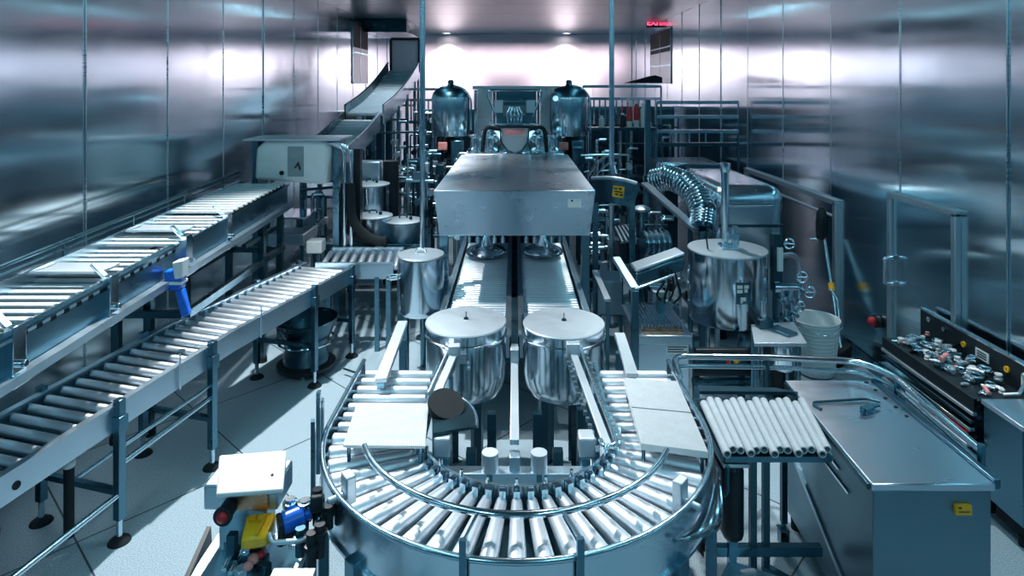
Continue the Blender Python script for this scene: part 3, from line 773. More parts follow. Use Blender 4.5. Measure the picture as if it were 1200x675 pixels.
part(MB().box2((-.62, 8.45, .0), (.62, 8.9, 1.38)), 'rear_cabinet', 'dark', t)
for sx in (-1, 1):
    x = sx*.34
    part(MB().lathe([(.001, .80), (.235, .80), (.24, .82), (.22, .85), (.10, .90), (.06, .98), (.035, 1.10), (.035, 1.42)], (x, 7.55, 0), 32), 'filling_bell', 'bright', t)
    for dx in (-.2, -.1, .1, .2): part(MB().cyl((x+dx, 7.5, .95), (x+dx, 7.5, 1.42), .018, n=10).cyl((x+dx, 7.5, .93), (x+dx, 7.5, 1.0), .03, n=10), 'nozzle', 'steel', t)
# neck bowls standing on the rear of the hood
for x in (-.58, -.36, .36, .58):
    part(MB().lathe([(.11, 1.83), (.11, 1.86), (.075, 1.89), (.07, 2.02), (.1, 2.05), (.1, 2.07), (.001, 2.075)], (x, 9.3, 0), 24), 'neck_bowl', 'bright', t)
part(MB().box2((-.72, 8.95, 0), (.72, 9.7, 1.83)), 'rear_body', 'steel', t, .02)
part(MB().lathe([(.62, 1.83), (.60, 1.92), (.50, 2.1), (.38, 2.2), (.001, 2.24)], (0, 9.75, 0), 36), 'dome', 'bright', t)
b = MB(); sh = [(-.20, 2.20), (.20, 2.20), (.18, 1.98), (.10, 1.86), (0, 1.82), (-.10, 1.86), (-.18, 1.98)]
b.prism([(x, 9.08, z) for x, z in sh], (0, .05, 0)); shd = part(b, 'shield_panel', 'pinksteel', t, .01, None, 'pale shield shaped panel')
part(MB().box((0, 9.07, 2.13), (.30, .03, .08)), 'red_strip', 'pink', t, 0, shd, 'red strip')
part(MB().tube([(x*1.06, 9.06, z*1.0) for x, z in sh], .016, 8, True), 'shield_edge', 'dark', t, 0, shd)
b = MB()
for sx in (-1, 1):
    b = MB(); b.tube(fillet([(sx*.22, 9.05, 2.17), (sx*.42, 9.0, 2.22), (sx*.46, 9.0, 1.85)], .12), .03); part(b, 'hose', 'rubber', t)
    b = MB(); b.box((sx*.25, 9.9, 2.47), (.14, .12, .2)); part(b, 'valve_box', 'lid', t, .01)
part(MB().box((0, 9.95, 2.40), (.36, .1, .16)), 'valve_box', 'grey', t, .01)
b = MB(); b.tube(fillet([(-.30, 10.2, 2.3), (-.46, 10.2, 2.72), (.46, 10.2, 2.72), (.30, 10.2, 2.3)], .1), .02); part(b, 'arch_tube', 'bright', t)
b = MB()
for k in range(5): b.tube([(-.1+.05*k, 9.8, 2.24), (-.12+.06*k, 9.76, 2.36), (-.06+.03*k, 9.8, 2.46)], .018)
b.lathe([(.09, 2.3), (.09, 2.34), (.001, 2.36)], (0, 9.7, 0), 16); part(b, 'valve_cluster', 'bright', t)

# back frame with rose columns
t = thing('gantry_frame', 'steel gantry with two wide pinkish columns behind the filling machine', 'frame', (0, 10.9, 0))
for sx in (-1, 1):
    part(MB().box((sx*.54+.03, 10.9, 1.37), (.26, .16, 2.74)), 'column', 'pinksteel', t, .01)
    part(MB().box((sx*.70+.03, 10.9, 1.36), (.05, .14, 2.72)), 'column', 'bright', t)
    part(MB().box((sx*.38+.03, 10.9, 1.36), (.04, .1, 2.72)), 'column', 'gun', t)
part(MB().box((.03, 10.9, 2.76), (1.5, .14, .06)), 'top_beam', 'lid', t)
part(MB().box((.03, 11.0, 2.35), (.7, .03, .75)), 'back_panel', 'gun', t)
b = MB().box((.03, 10.95, 2.52), (.7, .04, .03)); part(b, 'rail', 'bright', t)

# pressure tanks
def ptank(label, x, y):
    t = thing('pressure_tank', label, 'tank', (x, y, 0))
    r = .30
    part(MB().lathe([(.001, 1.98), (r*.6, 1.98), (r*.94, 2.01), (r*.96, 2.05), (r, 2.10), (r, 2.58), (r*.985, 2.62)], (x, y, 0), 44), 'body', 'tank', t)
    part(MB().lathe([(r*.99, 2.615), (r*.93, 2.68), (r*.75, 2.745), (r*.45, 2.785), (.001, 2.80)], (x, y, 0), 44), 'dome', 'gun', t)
    part(MB().lathe([(.055, 2.78), (.06, 2.80), (.045, 2.82), (.05, 2.86), (.035, 2.885), (.001, 2.89)], (x, y, 0), 20), 'top_cap', 'dark', t)
    b = MB().tube(fillet([(x+.06, y-.05, 2.80), (x+.2, y-.16, 2.76), (x+r+.03, y-.1, 2.60), (x+r+.03, y-.1, 2.1)], .12), .015); part(b, 'pipe', 'bright', t)
    part(MB().cyl((x-.2, y-.2, 2.58), (x-.23, y-.28, 2.6), .045), 'port', 'bright', t)
    for a in (40, 140, 220, 320):
        part(MB().cyl((x+.2*math.cos(R(a)), y+.2*math.sin(R(a)), 0), (x+.2*math.cos(R(a)), y+.2*math.sin(R(a)), 2.0), .028, n=10), 'leg', 'dark', t)
    part(MB().box((x-.1, y-.22, 1.86), (.14, .1, .12)), 'outlet_valve', 'pink', t, .01, None, 'reddish outlet valve')
    part(MB().cyl((x, y, 1.6), (x, y, 1.98), .06).lathe([(.06, 1.62), (.13, 1.66), (.13, 1.72), (.06, 1.76)], (x, y, 0), 18), 'outlet_pipe', 'black', t)
    part(MB().box((x+.12, y-.18, 1.7), (.2, .12, .5)), 'control_box', 'gun', t, .02)
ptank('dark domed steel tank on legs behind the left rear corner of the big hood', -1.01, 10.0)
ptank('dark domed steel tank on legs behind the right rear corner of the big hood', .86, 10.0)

# floor-to-ceiling pipes
for x0, y0, lab in ((-1.02, 7.0, 'thin floor to ceiling steel pole rising behind the tall lidded pot'), (1.13, 7.35, 'thin floor to ceiling steel pole rising through the panel with the yellow sign')):
    t = thing('ceiling_pole', lab, 'pole', (x0, y0, 0))
    part(MB().cyl((x0, y0, .0), (x0, y0, ZC), .031, n=18), 'pole', 'steel', t)
    part(MB().lathe([(.03, .03), (.07, .02), (.075, 0), (.03, 0)], (x0, y0, 0), 18), 'floor_flange', 'gun', t)
    part(MB().lathe([(.03, -.03), (.07, -.02), (.075, 0), (.03, 0)], (x0, y0, ZC), 18), 'ceiling_flange', 'gun', t)

# ================================================================ right-hand big tank
x, y, r, z0, z1 = 2.02, 6.0, .362, .60, 1.25
t = thing('mixing_tank', 'big round steel tank with a pale flat lid and a pipe rising from its top', 'tank', (x, y, 0))
part(MB().lathe([(.001, z0-.06), (r*.5, z0-.05), (r*.98, z0), (r, z0+.02), (r, z1-.012), (.001, z1-.012)], (x, y, 0), 56), 'body', 'tank', t)
part(MB().lathe([(r*1.0, z1-.012), (r*1.012, z1-.004), (r*1.0, z1+.004), (.001, z1+.010)], (x, y, 0), 56), 'lid', 'lid', t)
b = MB().cyl((x+.0, y+.06, z1), (x+.0, y+.06, z1+.76), .036, n=18); b.lathe([(.036, .0), (.07, .01), (.07, .03), (.036, .04)], (x, y+.06, z1), 18); b.lathe([(.045, .72), (.05, .76), (.05, .80), (.001, .81)], (x, y+.06, z1), 18)
part(b, 'riser_pipe', 'bright', t)
part(MB().box((x+.0, y-.02, z1+.02), (.16, .14, .025)), 'hatch', 'bright', t, .004)
b = MB().cyl((x+.06, y+.0, z1+.03), (x+.06, y, z1+.2), .02).box((x+.06, y, z1+.12), (.10, .05, .05)).cyl((x+.10, y, z1+.03), (x+.10, y, z1+.14), .014).box((x+.07, y, z1+.20), (.05, .05, .03)); part(b, 'top_valve', 'steel', t)
part(MB().tube([(x-.20, y-.05, z1+.01), (x-.21, y-.05, z1+.10), (x-.205, y-.05, z1+.2)], .008), 'probe', 'dark', t)
for a in (215, 325, 90): part(MB().cyl((x+r*.8*math.cos(R(a)), y+r*.8*math.sin(R(a)), 0), (x+r*.8*math.cos(R(a)), y+r*.8*math.sin(R(a)), z0+.0), .025, n=12), 'leg', 'steel', t)
# sticker of small white pictogram squares, curved round the tank
def sticker(a0, z, w, h, mat, off=.004):
    b = MB(); n = 5; rr = r+off
    top = [(x+rr*math.cos(a0+w/rr*(i/n-.5)), y+rr*math.sin(a0+w/rr*(i/n-.5)), z+h/2) for i in range(n+1)]
    bot = [(p[0], p[1], z-h/2) for p in top]
    vs_ = top+bot; b.add(vs_, [(i, i+1, n+2+i, n+1+i) for i in range(n)]); return b
lab = part(sticker(R(-86), .94, .14, .19, 'dark', .003), 'label_plate', 'gun', t, 0, None, 'small dark label with white pictograms')
for i, (dx, dz, w_, h_) in enumerate(((-.035, .06, .05, .03), (.025, .06, .045, .03), (-.035, .02, .05, .03), (.02, .025, .03, .03), (-.005, -.05, .05, .035), (-.02, -.075, .02, .02))):
    part(sticker(R(-86)+dx/r, .94+dz, w_, h_, 'label', .006), 'pictogram', 'label', t, 0, lab)
# valve column on the tank's right side
t = thing('valve_stack', 'stack of valves and gauges with a bent pipe, right of the big round tank', 'valve assembly', (2.52, 6.0, 0))
xx = 2.50
b = MB().box((xx-.02, 6.0, 1.12), (.08, .08, .55)); part(b, 'back_plate', 'dark', t, .006)
part(MB().box((xx-.0, 5.95, 1.16), (.05, .03, .22)), 'level_gauge', 'label', t)
b = MB().tube(fillet([(xx, 6.05, 1.16), (xx+.28, 6.28, 1.12), (2.906, 6.44, .98), (2.906, 6.46, .6), (2.906, 6.46, .03)], .14, 8), .026, 12); part(b, 'bent_pipe', 'lid', t)
b = MB().cyl((xx-.09, 5.85, .93), (xx+.12, 5.85, .93), .03).cyl((xx-.10, 5.85, .93), (xx-.05, 5.85, .93), .055); part(b, 'cross_pipe', 'bright', t)
for dx, dz, rr in ((.05, 1.33, .045), (.17, 1.02, .05), (.24, .88, .05), (.15, .75, .045)):
    b = MB(); c = Vector((xx+dx, 5.86, dz)); b.tube([c+Vector((rr*math.cos(a*PI/6), 0, rr*math.sin(a*PI/6))) for a in range(12)], .009, 8, True); b.cyl(c+Vector((-rr, 0, 0)), c+Vector((rr, 0, 0)), .006, n=8); b.cyl(c, c+Vector((0, .08, -.0)), .012, n=10)
    part(b, 'hand_wheel', 'bright', t)
for dx, dz in ((.0, .80), (.08, .80), (.16, .90), (.1, .68), (.03, .62)):
    b = MB().cyl((xx+dx, 5.9, dz-.12), (xx+dx, 5.9, dz+.08), .025).lathe([(.025, -.02), (.042, -.015), (.042, .015), (.025, .02)], (xx+dx, 5.9, dz), 16).cyl((xx+dx, 5.9, dz), (xx+dx, 5.80, dz), .018); part(b, 'valve', 'steel', t)
part(MB().cyl((xx-.02, 6.0, 0), (xx-.02, 6.0, .86), .03, n=12).cyl((xx+.12, 5.92, 0), (xx+.12, 5.92, .6), .022, n=12), 'post', 'gun', t)

# small steel table beside the tank
t = thing('side_table', 'small steel-topped side table in front of the valve column', 'table', (2.24, 5.25, 0))
part(MB().prism([P(884, 402, .75), P(946, 402, .75), P(930, 377, .75), P(880, 380, .75)], (0, 0, -.03)), 'table_top', 'lid', t, .004)
for p in (P(889, 401, .75), P(940, 401, .75), P(926, 380, .75), P(885, 383, .75)): part(MB().cyl((p.x*.99, p.y+.01, 0), (p.x*.99, p.y+.01, .72), .018, n=10), 'leg', 'gun', t)
b = MB(); p = P(924, 402, .75); b.lathe([(.001, .50), (.07, .50), (.09, .53), (.09, .70), (.075, .71)], (p.x, p.y+.10, 0), 24); part(b, 'hanging_cup', 'bright', t)
p = P(900, 385, .75)
t = thing('clamp_scale', 'small dark clamp with a flat tongue lying on the little table by the round tank', 'clamp', (p.x, p.y, .75))
part(MB().box((p.x-.02, p.y+.03, .79), (.12, .1, .08)), 'base', 'dark', t, .006)
part(MB().box((p.x+.09, p.y-.08, .762), (.12, .2, .02), rz=.5), 'tongue', 'gun', t, .004)
part(MB().cyl((p.x-.02, p.y+.04, .83), (p.x-.02, p.y+.04, .96), .028), 'post', 'bright', t)

# white ribbed tub on the floor
x, y, r = 2.93, 6.15, .205
t = thing('white_tub', 'open white plastic tub with fine ridges standing near the right wall', 'tub', (x, y, 0))
prof = [(.001, .012), (.16, .012), (.168, .02)]
for i in range(13):
    z = .05+i*.036; rr = .17+.045*z/.52; prof += [(rr, z), (rr+.004, z+.008), (rr+.004, z+.022), (rr, z+.03)]
prof += [(.222, .52), (.228, .53), (.222, .54), (.212, .535), (.205, .5), (.165, .03), (.001, .03)]
part(MB().lathe(prof, (x, y, 0), 48), 'body', 'bucket', t)
b = MB(); b.tube([(x-.215+.43*i/12, y-.12-.11*math.sin(PI*i/12), .50-.05*math.sin(PI*i/12)) for i in range(13)], .005, 6); part(b, 'bail_handle', 'bright', t)

# rounded steel machine
t = thing('rounded_machine', 'large round-edged steel machine body behind the big round tank', 'machine', (2.55, 7.65, 0))
b = MB(); b.box2((2.16, 6.85, .12), (2.96, 8.5, 1.70)); bo = part(b, 'body', 'steel', t); md = bo.modifiers.new('edge', 'BEVEL'); md.width = .16; md.segments = 6; md.limit_method = 'ANGLE'
part(MB().box2((2.2, 6.845, 1.26), (2.92, 6.87, 1.29)), 'seam_strip', 'dark', t)
for xx in (2.3, 2.8):
    for yy in (7.0, 8.3): part(MB().cyl((xx, yy, 0), (xx, yy, .2), .05, n=14), 'foot', 'rubber', t)
part(MB().tube([(2.2, 6.8, 1.5), (2.2, 6.72, 1.52), (2.75, 6.72, 1.52), (2.75, 6.82, 1.5)], .018), 'hand_rail', 'bright', t)

# curved ribbed chute
t = thing('ribbed_chute', 'curved chute of close steel ribs bending down in front of the rounded machine', 'chute', (1.75, 7.4, 0))
path = [Q(768, 212, 7.7), Q(785, 208, 7.55), Q(803, 215, 7.3), Q(818, 232, 7.0), Q(826, 252, 6.7), Q(824, 270, 6.58)]
pp = []
for i in range(len(path)-1):
    for k in range(5): pp.append(path[i].lerp(path[i+1], k/5))
pp.append(path[-1])
b = MB(); b.tube(pp, .09, 16); part(b, 'core', 'gun', t)
for i in range(0, len(pp)-1, 1):
    d = (pp[i+1]-pp[i]).normalized(); b = MB(); _, u, v = frame_from(d)
    b.tube([pp[i]+(u*math.cos(2*PI*k/20)+v*math.sin(2*PI*k/20))*.135 for k in range(20)], .014, 8, True); part(b, 'rib', 'bright', t)
b = MB(); b.beam(Q(755, 215, 7.3), Q(815, 268, 6.55), .10, .03); part(b, 'tray', 'satin', t)
b = MB(); q = Q(757, 205, 7.9); b.box((q.x, q.y, q.z/2), (.06, .06, q.z)); part(b, 'post', 'gun', t)
q = pp[-1]; part(MB().cyl((q.x, q.y, 0), (q.x, q.y, q.z), .05), 'post', 'gun', t)
q = pp[12]; part(MB().cyl((q.x, q.y, 0), (q.x, q.y, q.z-.1), .03), 'post', 'gun', t)
t = thing('pipe_gantry', 'rectangular frame of bright bars beside the curved ribbed chute', 'frame', (1.9, 8.3, 0))
b = MB(); b.beam(Q(772, 192, 8.6), Q(806, 192, 8.6), .05, .04); part(b, 'top_bar', 'bright', t)
for px in (772, 806):
    q = Q(px, 192, 8.6); part(MB().box((q.x, q.y, q.z/2), (.05, .05, q.z)), 'post', 'bright', t)
b = MB(); b.beam(Q(806, 205, 7.0), Q(842, 207, 7.0), .03, .03); q = Q(842, 207, 7.0)
# ================================================================ front right cabinet
t = thing('steel_cabinet', 'large dark steel cabinet with a scuffed steel worktop in the bottom right corner', 'cabinet', (2.0, 3.5, 0))
ztp = .90
c4 = [Vector((1.715, 3.02, 0)), Vector((2.28, 3.02, 0)), Vector((2.28, 4.06, 0)), Vector((1.755, 4.06, 0))]
part(MB().prism([c+Vector((0, 0, .06)) for c in c4], (0, 0, ztp-.10)), 'body', 'cab', t, .006)
part(MB().prism([c4[0]+Vector((-.012, -.012, ztp-.035)), c4[1]+Vector((.012, -.012, ztp-.035)), c4[2]+Vector((.012, .01, ztp-.035)), c4[3]+Vector((-.012, .01, ztp-.035))], (0, 0, .035)), 'worktop', 'top', t, .006)
b = MB().beam(c4[1]+Vector((.03, 0, ztp-.01)), c4[2]+Vector((.03, 0, ztp-.01)), .035, .05); part(b, 'edge_rail', 'gun', t, .004)
b = MB().beam(c4[0]+Vector((-.02, 0, ztp-.02)), c4[3]+Vector((-.02, 0, ztp-.02)), .018, .03); part(b, 'edge_rail', 'dark', t, .004)
for i in range(5):
    p = c4[1].lerp(c4[2], .58+.10*i); part(MB().cyl((p.x-.03, p.y, ztp), (p.x-.03, p.y, ztp+.004), .011, n=14), 'bolt_hole', 'rubber', t)
part(MB().box2((2.10, 3.002, .755), (2.175, 3.02, .80)), 'warning_label', 'orange', t, 0, None, 'orange warning label')
part(MB().box2((2.11, 3.0, .770), (2.165, 3.003, .774)), 'label_line', 'ink', t); part(MB().box2((2.11, 2.999, .788), (2.125, 3.003, .794)), 'label_mark', 'ink', t)
for i, (a, c_, z) in enumerate(((.22, .50, .70), (.32, .50, .76))):
    p0, p1 = c4[0].lerp(c4[3], a), c4[0].lerp(c4[3], c_); part(MB().beam(p0+Vector((-.004, 0, z)), p1+Vector((-.004, 0, z)), .012, .012), 'door_slot', 'bright', t)
for c in c4:
    q = c.lerp(Vector((2.0, 3.5, 0)), .12); part(MB().cyl((q.x, q.y, 0), (q.x, q.y, .065), .035, n=14), 'foot', 'rubber', t)
part(MB().beam(c4[0]+Vector((-.006, .02, .10)), c4[3]+Vector((-.006, 0, .52)), .012, .03), 'diagonal_strip', 'satin', t)
h0, h1 = P(960, 478, ztp), P(1032, 474, ztp)
b = MB().tube(fillet([(h0.x, h0.y-.03, ztp+.008), (h0.x-.03, h0.y+.04, ztp+.012), (h1.x-.06, h1.y+.04, ztp+.014), (h1.x, h1.y, ztp+.014)], .04), .0075)
solo(b, 'bent_rod', 'dark', 'thin bent rod lying across the worktop of the big front cabinet', 'rod')
p = P(1010, 481, ztp)
b = MB().tube([(p.x-.03, p.y-.05, ztp+.018), (p.x+.03, p.y-.01, ztp+.022), (p.x+.11, p.y+.02, ztp+.018)], .011); b.box((p.x+.02, p.y-.02, ztp+.018), (.07, .04, .03), rz=.4)
solo(b, 'hand_lever', 'gun', 'small dark lever lying beside the thin bent rod on the front cabinet worktop', 'lever')

# tube rail round the worktop's far end
t = thing('push_rail', 'rounded double tube rail running behind the rack of white tubes to the front cabinet', 'rail', (1.4, 4.15, 0))
def rail(z, dy):
    return fillet([(1.03, 3.93+dy, z), (1.06, 4.22+dy, z), (1.70, 4.20+dy, z), (2.26, 4.14+dy, z), (2.365, 3.95+dy, z), (2.365, 3.2, z-.04)], .10, 7)
part(MB().tube(rail(.99, 0), .020, 12), 'upper_tube', 'bright', t); part(MB().tube([p+Vector((0, .0, -.065)) for p in rail(.99, 0)], .014, 12), 'lower_tube', 'steel', t)
for x, y in ((1.07, 4.2), (1.68, 4.2), (2.365, 3.9), (2.365, 3.2)):
    part(MB().cyl((x, y, 0), (x, y, .98), .018, n=12), 'post', 'gun', t)

# ================================================================ tube rack trolley
t = thing('tube_trolley', 'wheeled trolley with thin dark legs carrying a rack of white corrugated tubes', 'trolley', (1.38, 3.55, 0))
zt = .885
q4 = [Vector((1.09, 3.28, 0)), Vector((1.64, 3.28, 0)), Vector((1.74, 3.86, 0)), Vector((1.10, 3.86, 0))]
b = MB()
for i in range(4): b.beam(q4[i]+Vector((0, 0, zt-.02)), q4[(i+1) % 4]+Vector((0, 0, zt-.02)), .03, .03)
part(b, 'top_frame', 'gun', t)
part(MB().prism([q+Vector((0, 0, zt-.012)) for q in q4], (0, 0, .008)), 'shelf', 'dark', t)
b = MB().prism([P(818, 455, zt+.01), P(908, 458, zt+.01), P(935, 463, zt+.01), P(820, 462, zt+.01)], (0, 0, .02)); part(b, 'back_stop', 'gun', t)
for c in ((1.29, 3.42), (1.36, 3.42), (1.12, 3.8), (1.62, 3.8)):
    leg = part(MB().box((c[0], c[1], (zt-.03+.17)/2), (.034, .034, zt-.03-.17)), 'leg', 'dark', t); caster(None, t, (c[0], c[1], 0), leg)
part(MB().box2((1.05, 3.40, .26), (1.66, 3.44, .31)), 'low_beam', 'gun', t)
part(MB().beam((1.36, 3.42, .18), (1.62, 3.10, .20), .05, .04).beam((1.62, 3.10, .20), (1.72, 2.95, .10), .05, .04), 'low_arm', 'gun', t)
b = MB().beam((1.12, 3.36, .22), (1.34, 3.2, .25), .14, .03); part(b, 'foot_plate', 'lid', t, .006)
b = MB().tube(fillet([(1.08, 3.2, .87), (1.08, 3.2, .74), (1.06, 3.2, .72)], .03), .012); part(b, 'hook', 'dark', t)
# the corrugated tubes
NT = 14
L_ = .52
prof = [(.001, 0), (.013, 0)]
prof = [(.014, 0.01), (.014, 0.0), (.019, 0)]
k = 26
for i in range(k): z = L_*(i+.2)/k; prof += [(.0215, z), (.0228, z+L_/k*.3), (.0228, z+L_/k*.6), (.0215, z+L_/k*.8)]
prof += [(.019, L_), (.014, L_), (.014, .012)]
mt = mesh_of(MB().lathe(prof, (0, 0, 0), 16, (0, 1, 0)), 'corrugated_tube', 'offwhite')
for i in range(NT):
    f = (i+.5)/NT
    p0 = Vector((1.07+.57*f, 3.25+(.02 if i % 3 else -.015), 0)); p1 = Vector((1.105+.64*f, 3.8, 0))
    o = bpy.data.objects.new('corrugated_tube', mt); COL.objects.link(o); o.location = (p0.x, p0.y, zt+.0235+.004*(i % 2)); d = p1-p0
    o.rotation_euler = (0, 0, math.atan2(-d.x, d.y))
    o['label'] = ('first' if i == 0 else 'last' if i == NT-1 else 'one of the middle') + (' white corrugated tube of the row, at its left end' if i == 0 else ' white corrugated tube of the row, beside the front cabinet' if i == NT-1 else ' white corrugated tubes lying in a row on the trolley')
    o['category'] = 'tube'; o['group'] = 'white corrugated tubes on the trolley'
t = thing('waste_bin', 'narrow black rounded bin hanging just outside the right bend of the U-shaped conveyor', 'bin', (1.16, 3.4, 0))
b = MB().box2((1.09, 3.28, .40), (1.21, 3.55, .82)); bo = part(b, 'body', 'black', t, .05)
part(MB().box2((1.08, 3.27, .815), (1.22, 3.56, .835)), 'rim', 'lid', t, .006)
part(MB().box((1.17, 3.4, .3), (.04, .04, .3)), 'post', 'gun', t); caster(None, t, (1.17, 3.4, 0), None, 'caster')

# ================================================================ open machine along the right wall
t = thing('open_machine', 'long black open machine with switches on its back panel, along the right wall', 'machine', (3.2, 4.7, 0))
x0, x1, y0, y1, zt = 3.0, 3.40, 4.12, 5.15, .74
part(MB().box2((x0, y0, zt-.04), (x1, y1, zt)), 'bed', 'black', t, .004)
part(MB().box2((x0-.005, y0, zt-.07), (x0+.02, y1, zt+.015)), 'front_panel', 'black', t, .003)
for k in range(5): part(MB().box2((x0-.012-.010*k, y0+.0, zt-.10-.05*k), (x0+.02, y1-.02*k, zt-.078-.05*k)), 'front_rail', ('lid', 'dark', 'bright', 'black', 'lid')[k], t, .003)
part(MB().box2((x0+.10, y0, .12), (x1, y1, zt-.35)), 'base', 'dark', t)
part(MB().box2((x0-.02, y0+.02, zt-.46), (x1, y1-.2, zt-.42)), 'lower_shelf', 'lid', t, .003)
for yy in (y0+.04, y1-.04):
    for xx in (x0+.14, x1-.05): part(MB().cyl((xx, yy, 0), (xx, yy, .14), .03, n=12), 'foot', 'rubber', t)
bp = part(MB().box2((x1+.005, y0-.2, .60), (x1+.035, y1+.15, .93)), 'back_panel', 'black', t, .003)
part(MB().box2((x1+.0, y0-.2, .925), (x1+.04, y1+.15, .94)), 'panel_edge', 'bright', t, 0, bp)
for yy, zz, mm, rr in ((4.78, .84, 'yellow', .022), (4.36, .84, 'yellow', .022), (5.18, .88, 'bright', .02), (5.0, .87, 'bright', .016)):
    part(MB().lathe([(rr*.4, 0), (rr*.4, .012), (rr, .012), (rr, 0)], (x1+.004, yy, zz), 18, (-1, 0, 0)), 'push_button', mm, t, 0, bp, ('yellow' if mm == 'yellow' else 'steel')+' ring button')
part(MB().box2((x1-.0, 4.53, .80), (x1+.006, 4.66, .87)), 'rating_plate', 'label', t, 0, bp, 'white rating plate')
for k in range(3): part(MB().box2((x1-.003, 4.55, .815+.018*k), (x1, 4.64, .822+.018*k)), 'plate_line', 'ink', t, 0, bp)
part(MB().box2((x1-.0, 4.18, .78), (x1+.006, 4.24, .85)), 'socket_plate', 'label', t, 0, bp)
for k, (yy, mm) in enumerate(((4.80, 'glass'), (4.62, 'blue'), (4.44, 'lid'))): pass
for yy, w_, mm in ((4.72, .16, 'satin'), (4.56, .14, 'grey'), (4.42, .08, 'lid'), (4.22, .1, 'dark')):
    part(MB().box2((x0-.03, yy-w_/2, .30), (x0-.01, yy+w_/2, .50)), 'access_panel', mm, t, .003)
part(MB().box2((x0-.045, y0+.02, .50), (x0-.02, y0+.32, .525)), 'red_strip', 'red', t, 0, None, 'thin red strip')
# end box
t = thing('end_cabinet', 'dark steel box closing the near end of the open black machine at the right edge', 'cabinet', (3.3, 3.95, 0))
part(MB().box2((3.03, 3.76, .16), (3.39, 4.08, .74)), 'body', 'gun', t, .006)
part(MB().box2((3.02, 3.75, .74), (3.40, 4.09, .77)), 'top', 'top', t, .004)
part(MB().box2((3.08, 3.82, .05), (3.40, 4.04, .16)), 'plinth', 'rubber', t)
for xx in (3.1, 3.38):
    part(MB().cyl((xx, 3.84, 0), (xx, 3.84, .06), .03, n=12), 'foot', 'rubber', t)
# heap of machine fittings on the bed: each a thing
rnd = random.Random(21)
FW = ['pale plastic fitting', 'steel elbow fitting', 'bright steel ring', 'steel hose coupling', 'short steel pipe piece']
def fitting(kind, c, s, rz, mat):
    b = MB(); c = Vector(c); dx, dy = math.cos(rz), math.sin(rz); u = Vector((dx, dy, 0)); v = Vector((-dy, dx, 0)); k = Vector((0, 0, 1))
    if kind == 0: b.lathe([(.001, 0), (s*.7, 0), (s*.75, s*.3), (s*.5, s*.5), (s*.5, s*.8), (s*.7, s*.9), (s*.6, s*1.1), (.001, s*1.1)], c, 14)
    elif kind == 1: b.tube(fillet([c-u*s*1.4+k*s*.4, c+k*s*.4, c+v*s*1.4+k*s*.4], s*.8), s*.36, 10)
    elif kind == 2: b.tube([c+(u*math.cos(a*PI/8)+v*math.sin(a*PI/8))*s+k*s*.25 for a in range(16)], s*.25, 8, True)
    elif kind == 3: b.lathe([(.001, -s*1.3), (s*.4, -s*1.3), (s*.4, -s*.5), (s*.6, -s*.4), (s*.6, s*.4), (s*.4, s*.5), (s*.4, s*1.3), (.001, s*1.3)], c+k*s*.6, 12, u)
    else: b.cyl(c-u*s*1.6+k*s*.4, c+u*s*1.6+k*s*.4, s*.4, n=12)
    return b
names = ['plastic_fitting', 'elbow_fitting', 'steel_ring', 'hose_coupling', 'pipe_piece']
for i in range(95):
    f = rnd.random(); yy = 4.2+f*.86; xx = 3.06+rnd.random()*.30; kd = rnd.randrange(5); s = rnd.uniform(.022, .042)
    zz = .741+rnd.choice((0, 0, .03, .06, .08))*(1 if .15 < f < .95 else 0)
    mat = ['white', 'bright', 'steel', 'lid', 'gun'][kd] if rnd.random() > .08 else 'pink'
    o = solo(fitting(kd, (xx, yy, zz), s, rnd.uniform(0, PI), mat), names[kd], mat, ('reddish ' if mat == 'pink' else '')+FW[kd]+' in the loose heap on top of the open black machine', 'fitting', (xx, yy, .74), 0, ('reddish ' if mat == 'pink' else '')+FW[kd].replace('piece', 'pieces')+' heaped on the open machine')
b = MB(); b.tube([(3.22, 4.16, .76), (3.30, 4.13, .78), (3.34, 4.12, .86), (3.33, 4.12, .90)], .014); b.ball((3.33, 4.12, .905), .02)
solo(b, 'bent_spout', 'lid', 'pale bent spout standing at the near end of the heap of fittings', 'spout')
# parts hanging in its lower level
for i, (yy, mm, lab, nm) in enumerate(((4.95, 'gun', 'dark pan lying on the lower shelf at the far end of the open machine', 'metal_pan'), (4.55, 'lid', 'pale tray on the lower shelf in the middle of the open machine', 'metal_tray'))):
    b = MB().prism([(x0+.0, yy-.14, .325), (x0+.16, yy-.14, .325), (x0+.16, yy+.14, .325), (x0, yy+.14, .325)], (0, 0, .05)); solo(b, nm, mm, lab, 'tray', (x0, yy, .325), .01)

# broom, spray lance and red knob on the right wall
t = thing('wall_brush', 'long handled black brush with red and yellow bands leaning against the right wall', 'brush', (3.35, 6.6, 0))
a, c = Vector((3.40, 6.95, 1.18)), Vector((3.28, 6.35, .16))
part(MB().cyl(a, c, .016, n=10), 'handle', 'bright', t)
part(MB().lathe([(.001, -.16), (.055, -.15), (.06, 0), (.05, .14), (.02, .2), (.001, .2)], a+Vector((-.02, 0, .08)), 16), 'grip', 'black', t)
part(MB().cyl(a.lerp(c, .02), a.lerp(c, .06), .026), 'band', 'red', t, 0, None, 'red band'); part(MB().cyl(a.lerp(c, .46), a.lerp(c, .53), .03), 'band', 'yellow', t, 0, None, 'yellow band')
part(MB().tube([a.lerp(c, .5)+Vector((-.03, -.03, 0)), a.lerp(c, .6)+Vector((.03, -.02, 0)), a.lerp(c, .75)+Vector((.0, -.06, 0))], .012), 'hook', 'bright', t)
part(MB().beam(c+Vector((-.12, -.10, -.06)), c+Vector((.1, .05, 0)), .10, .07).beam(c+Vector((-.12, -.10, -.12)), c+Vector((.1, .05, -.08)), .08, .09), 'brush_head', 'rubber', t, .01)
t = thing('red_knob', 'round red knob on a dark plate low on the right wall beside the brush', 'knob', (3.46, 6.05, .45))
q = Q(1024, 378, 6.05); 
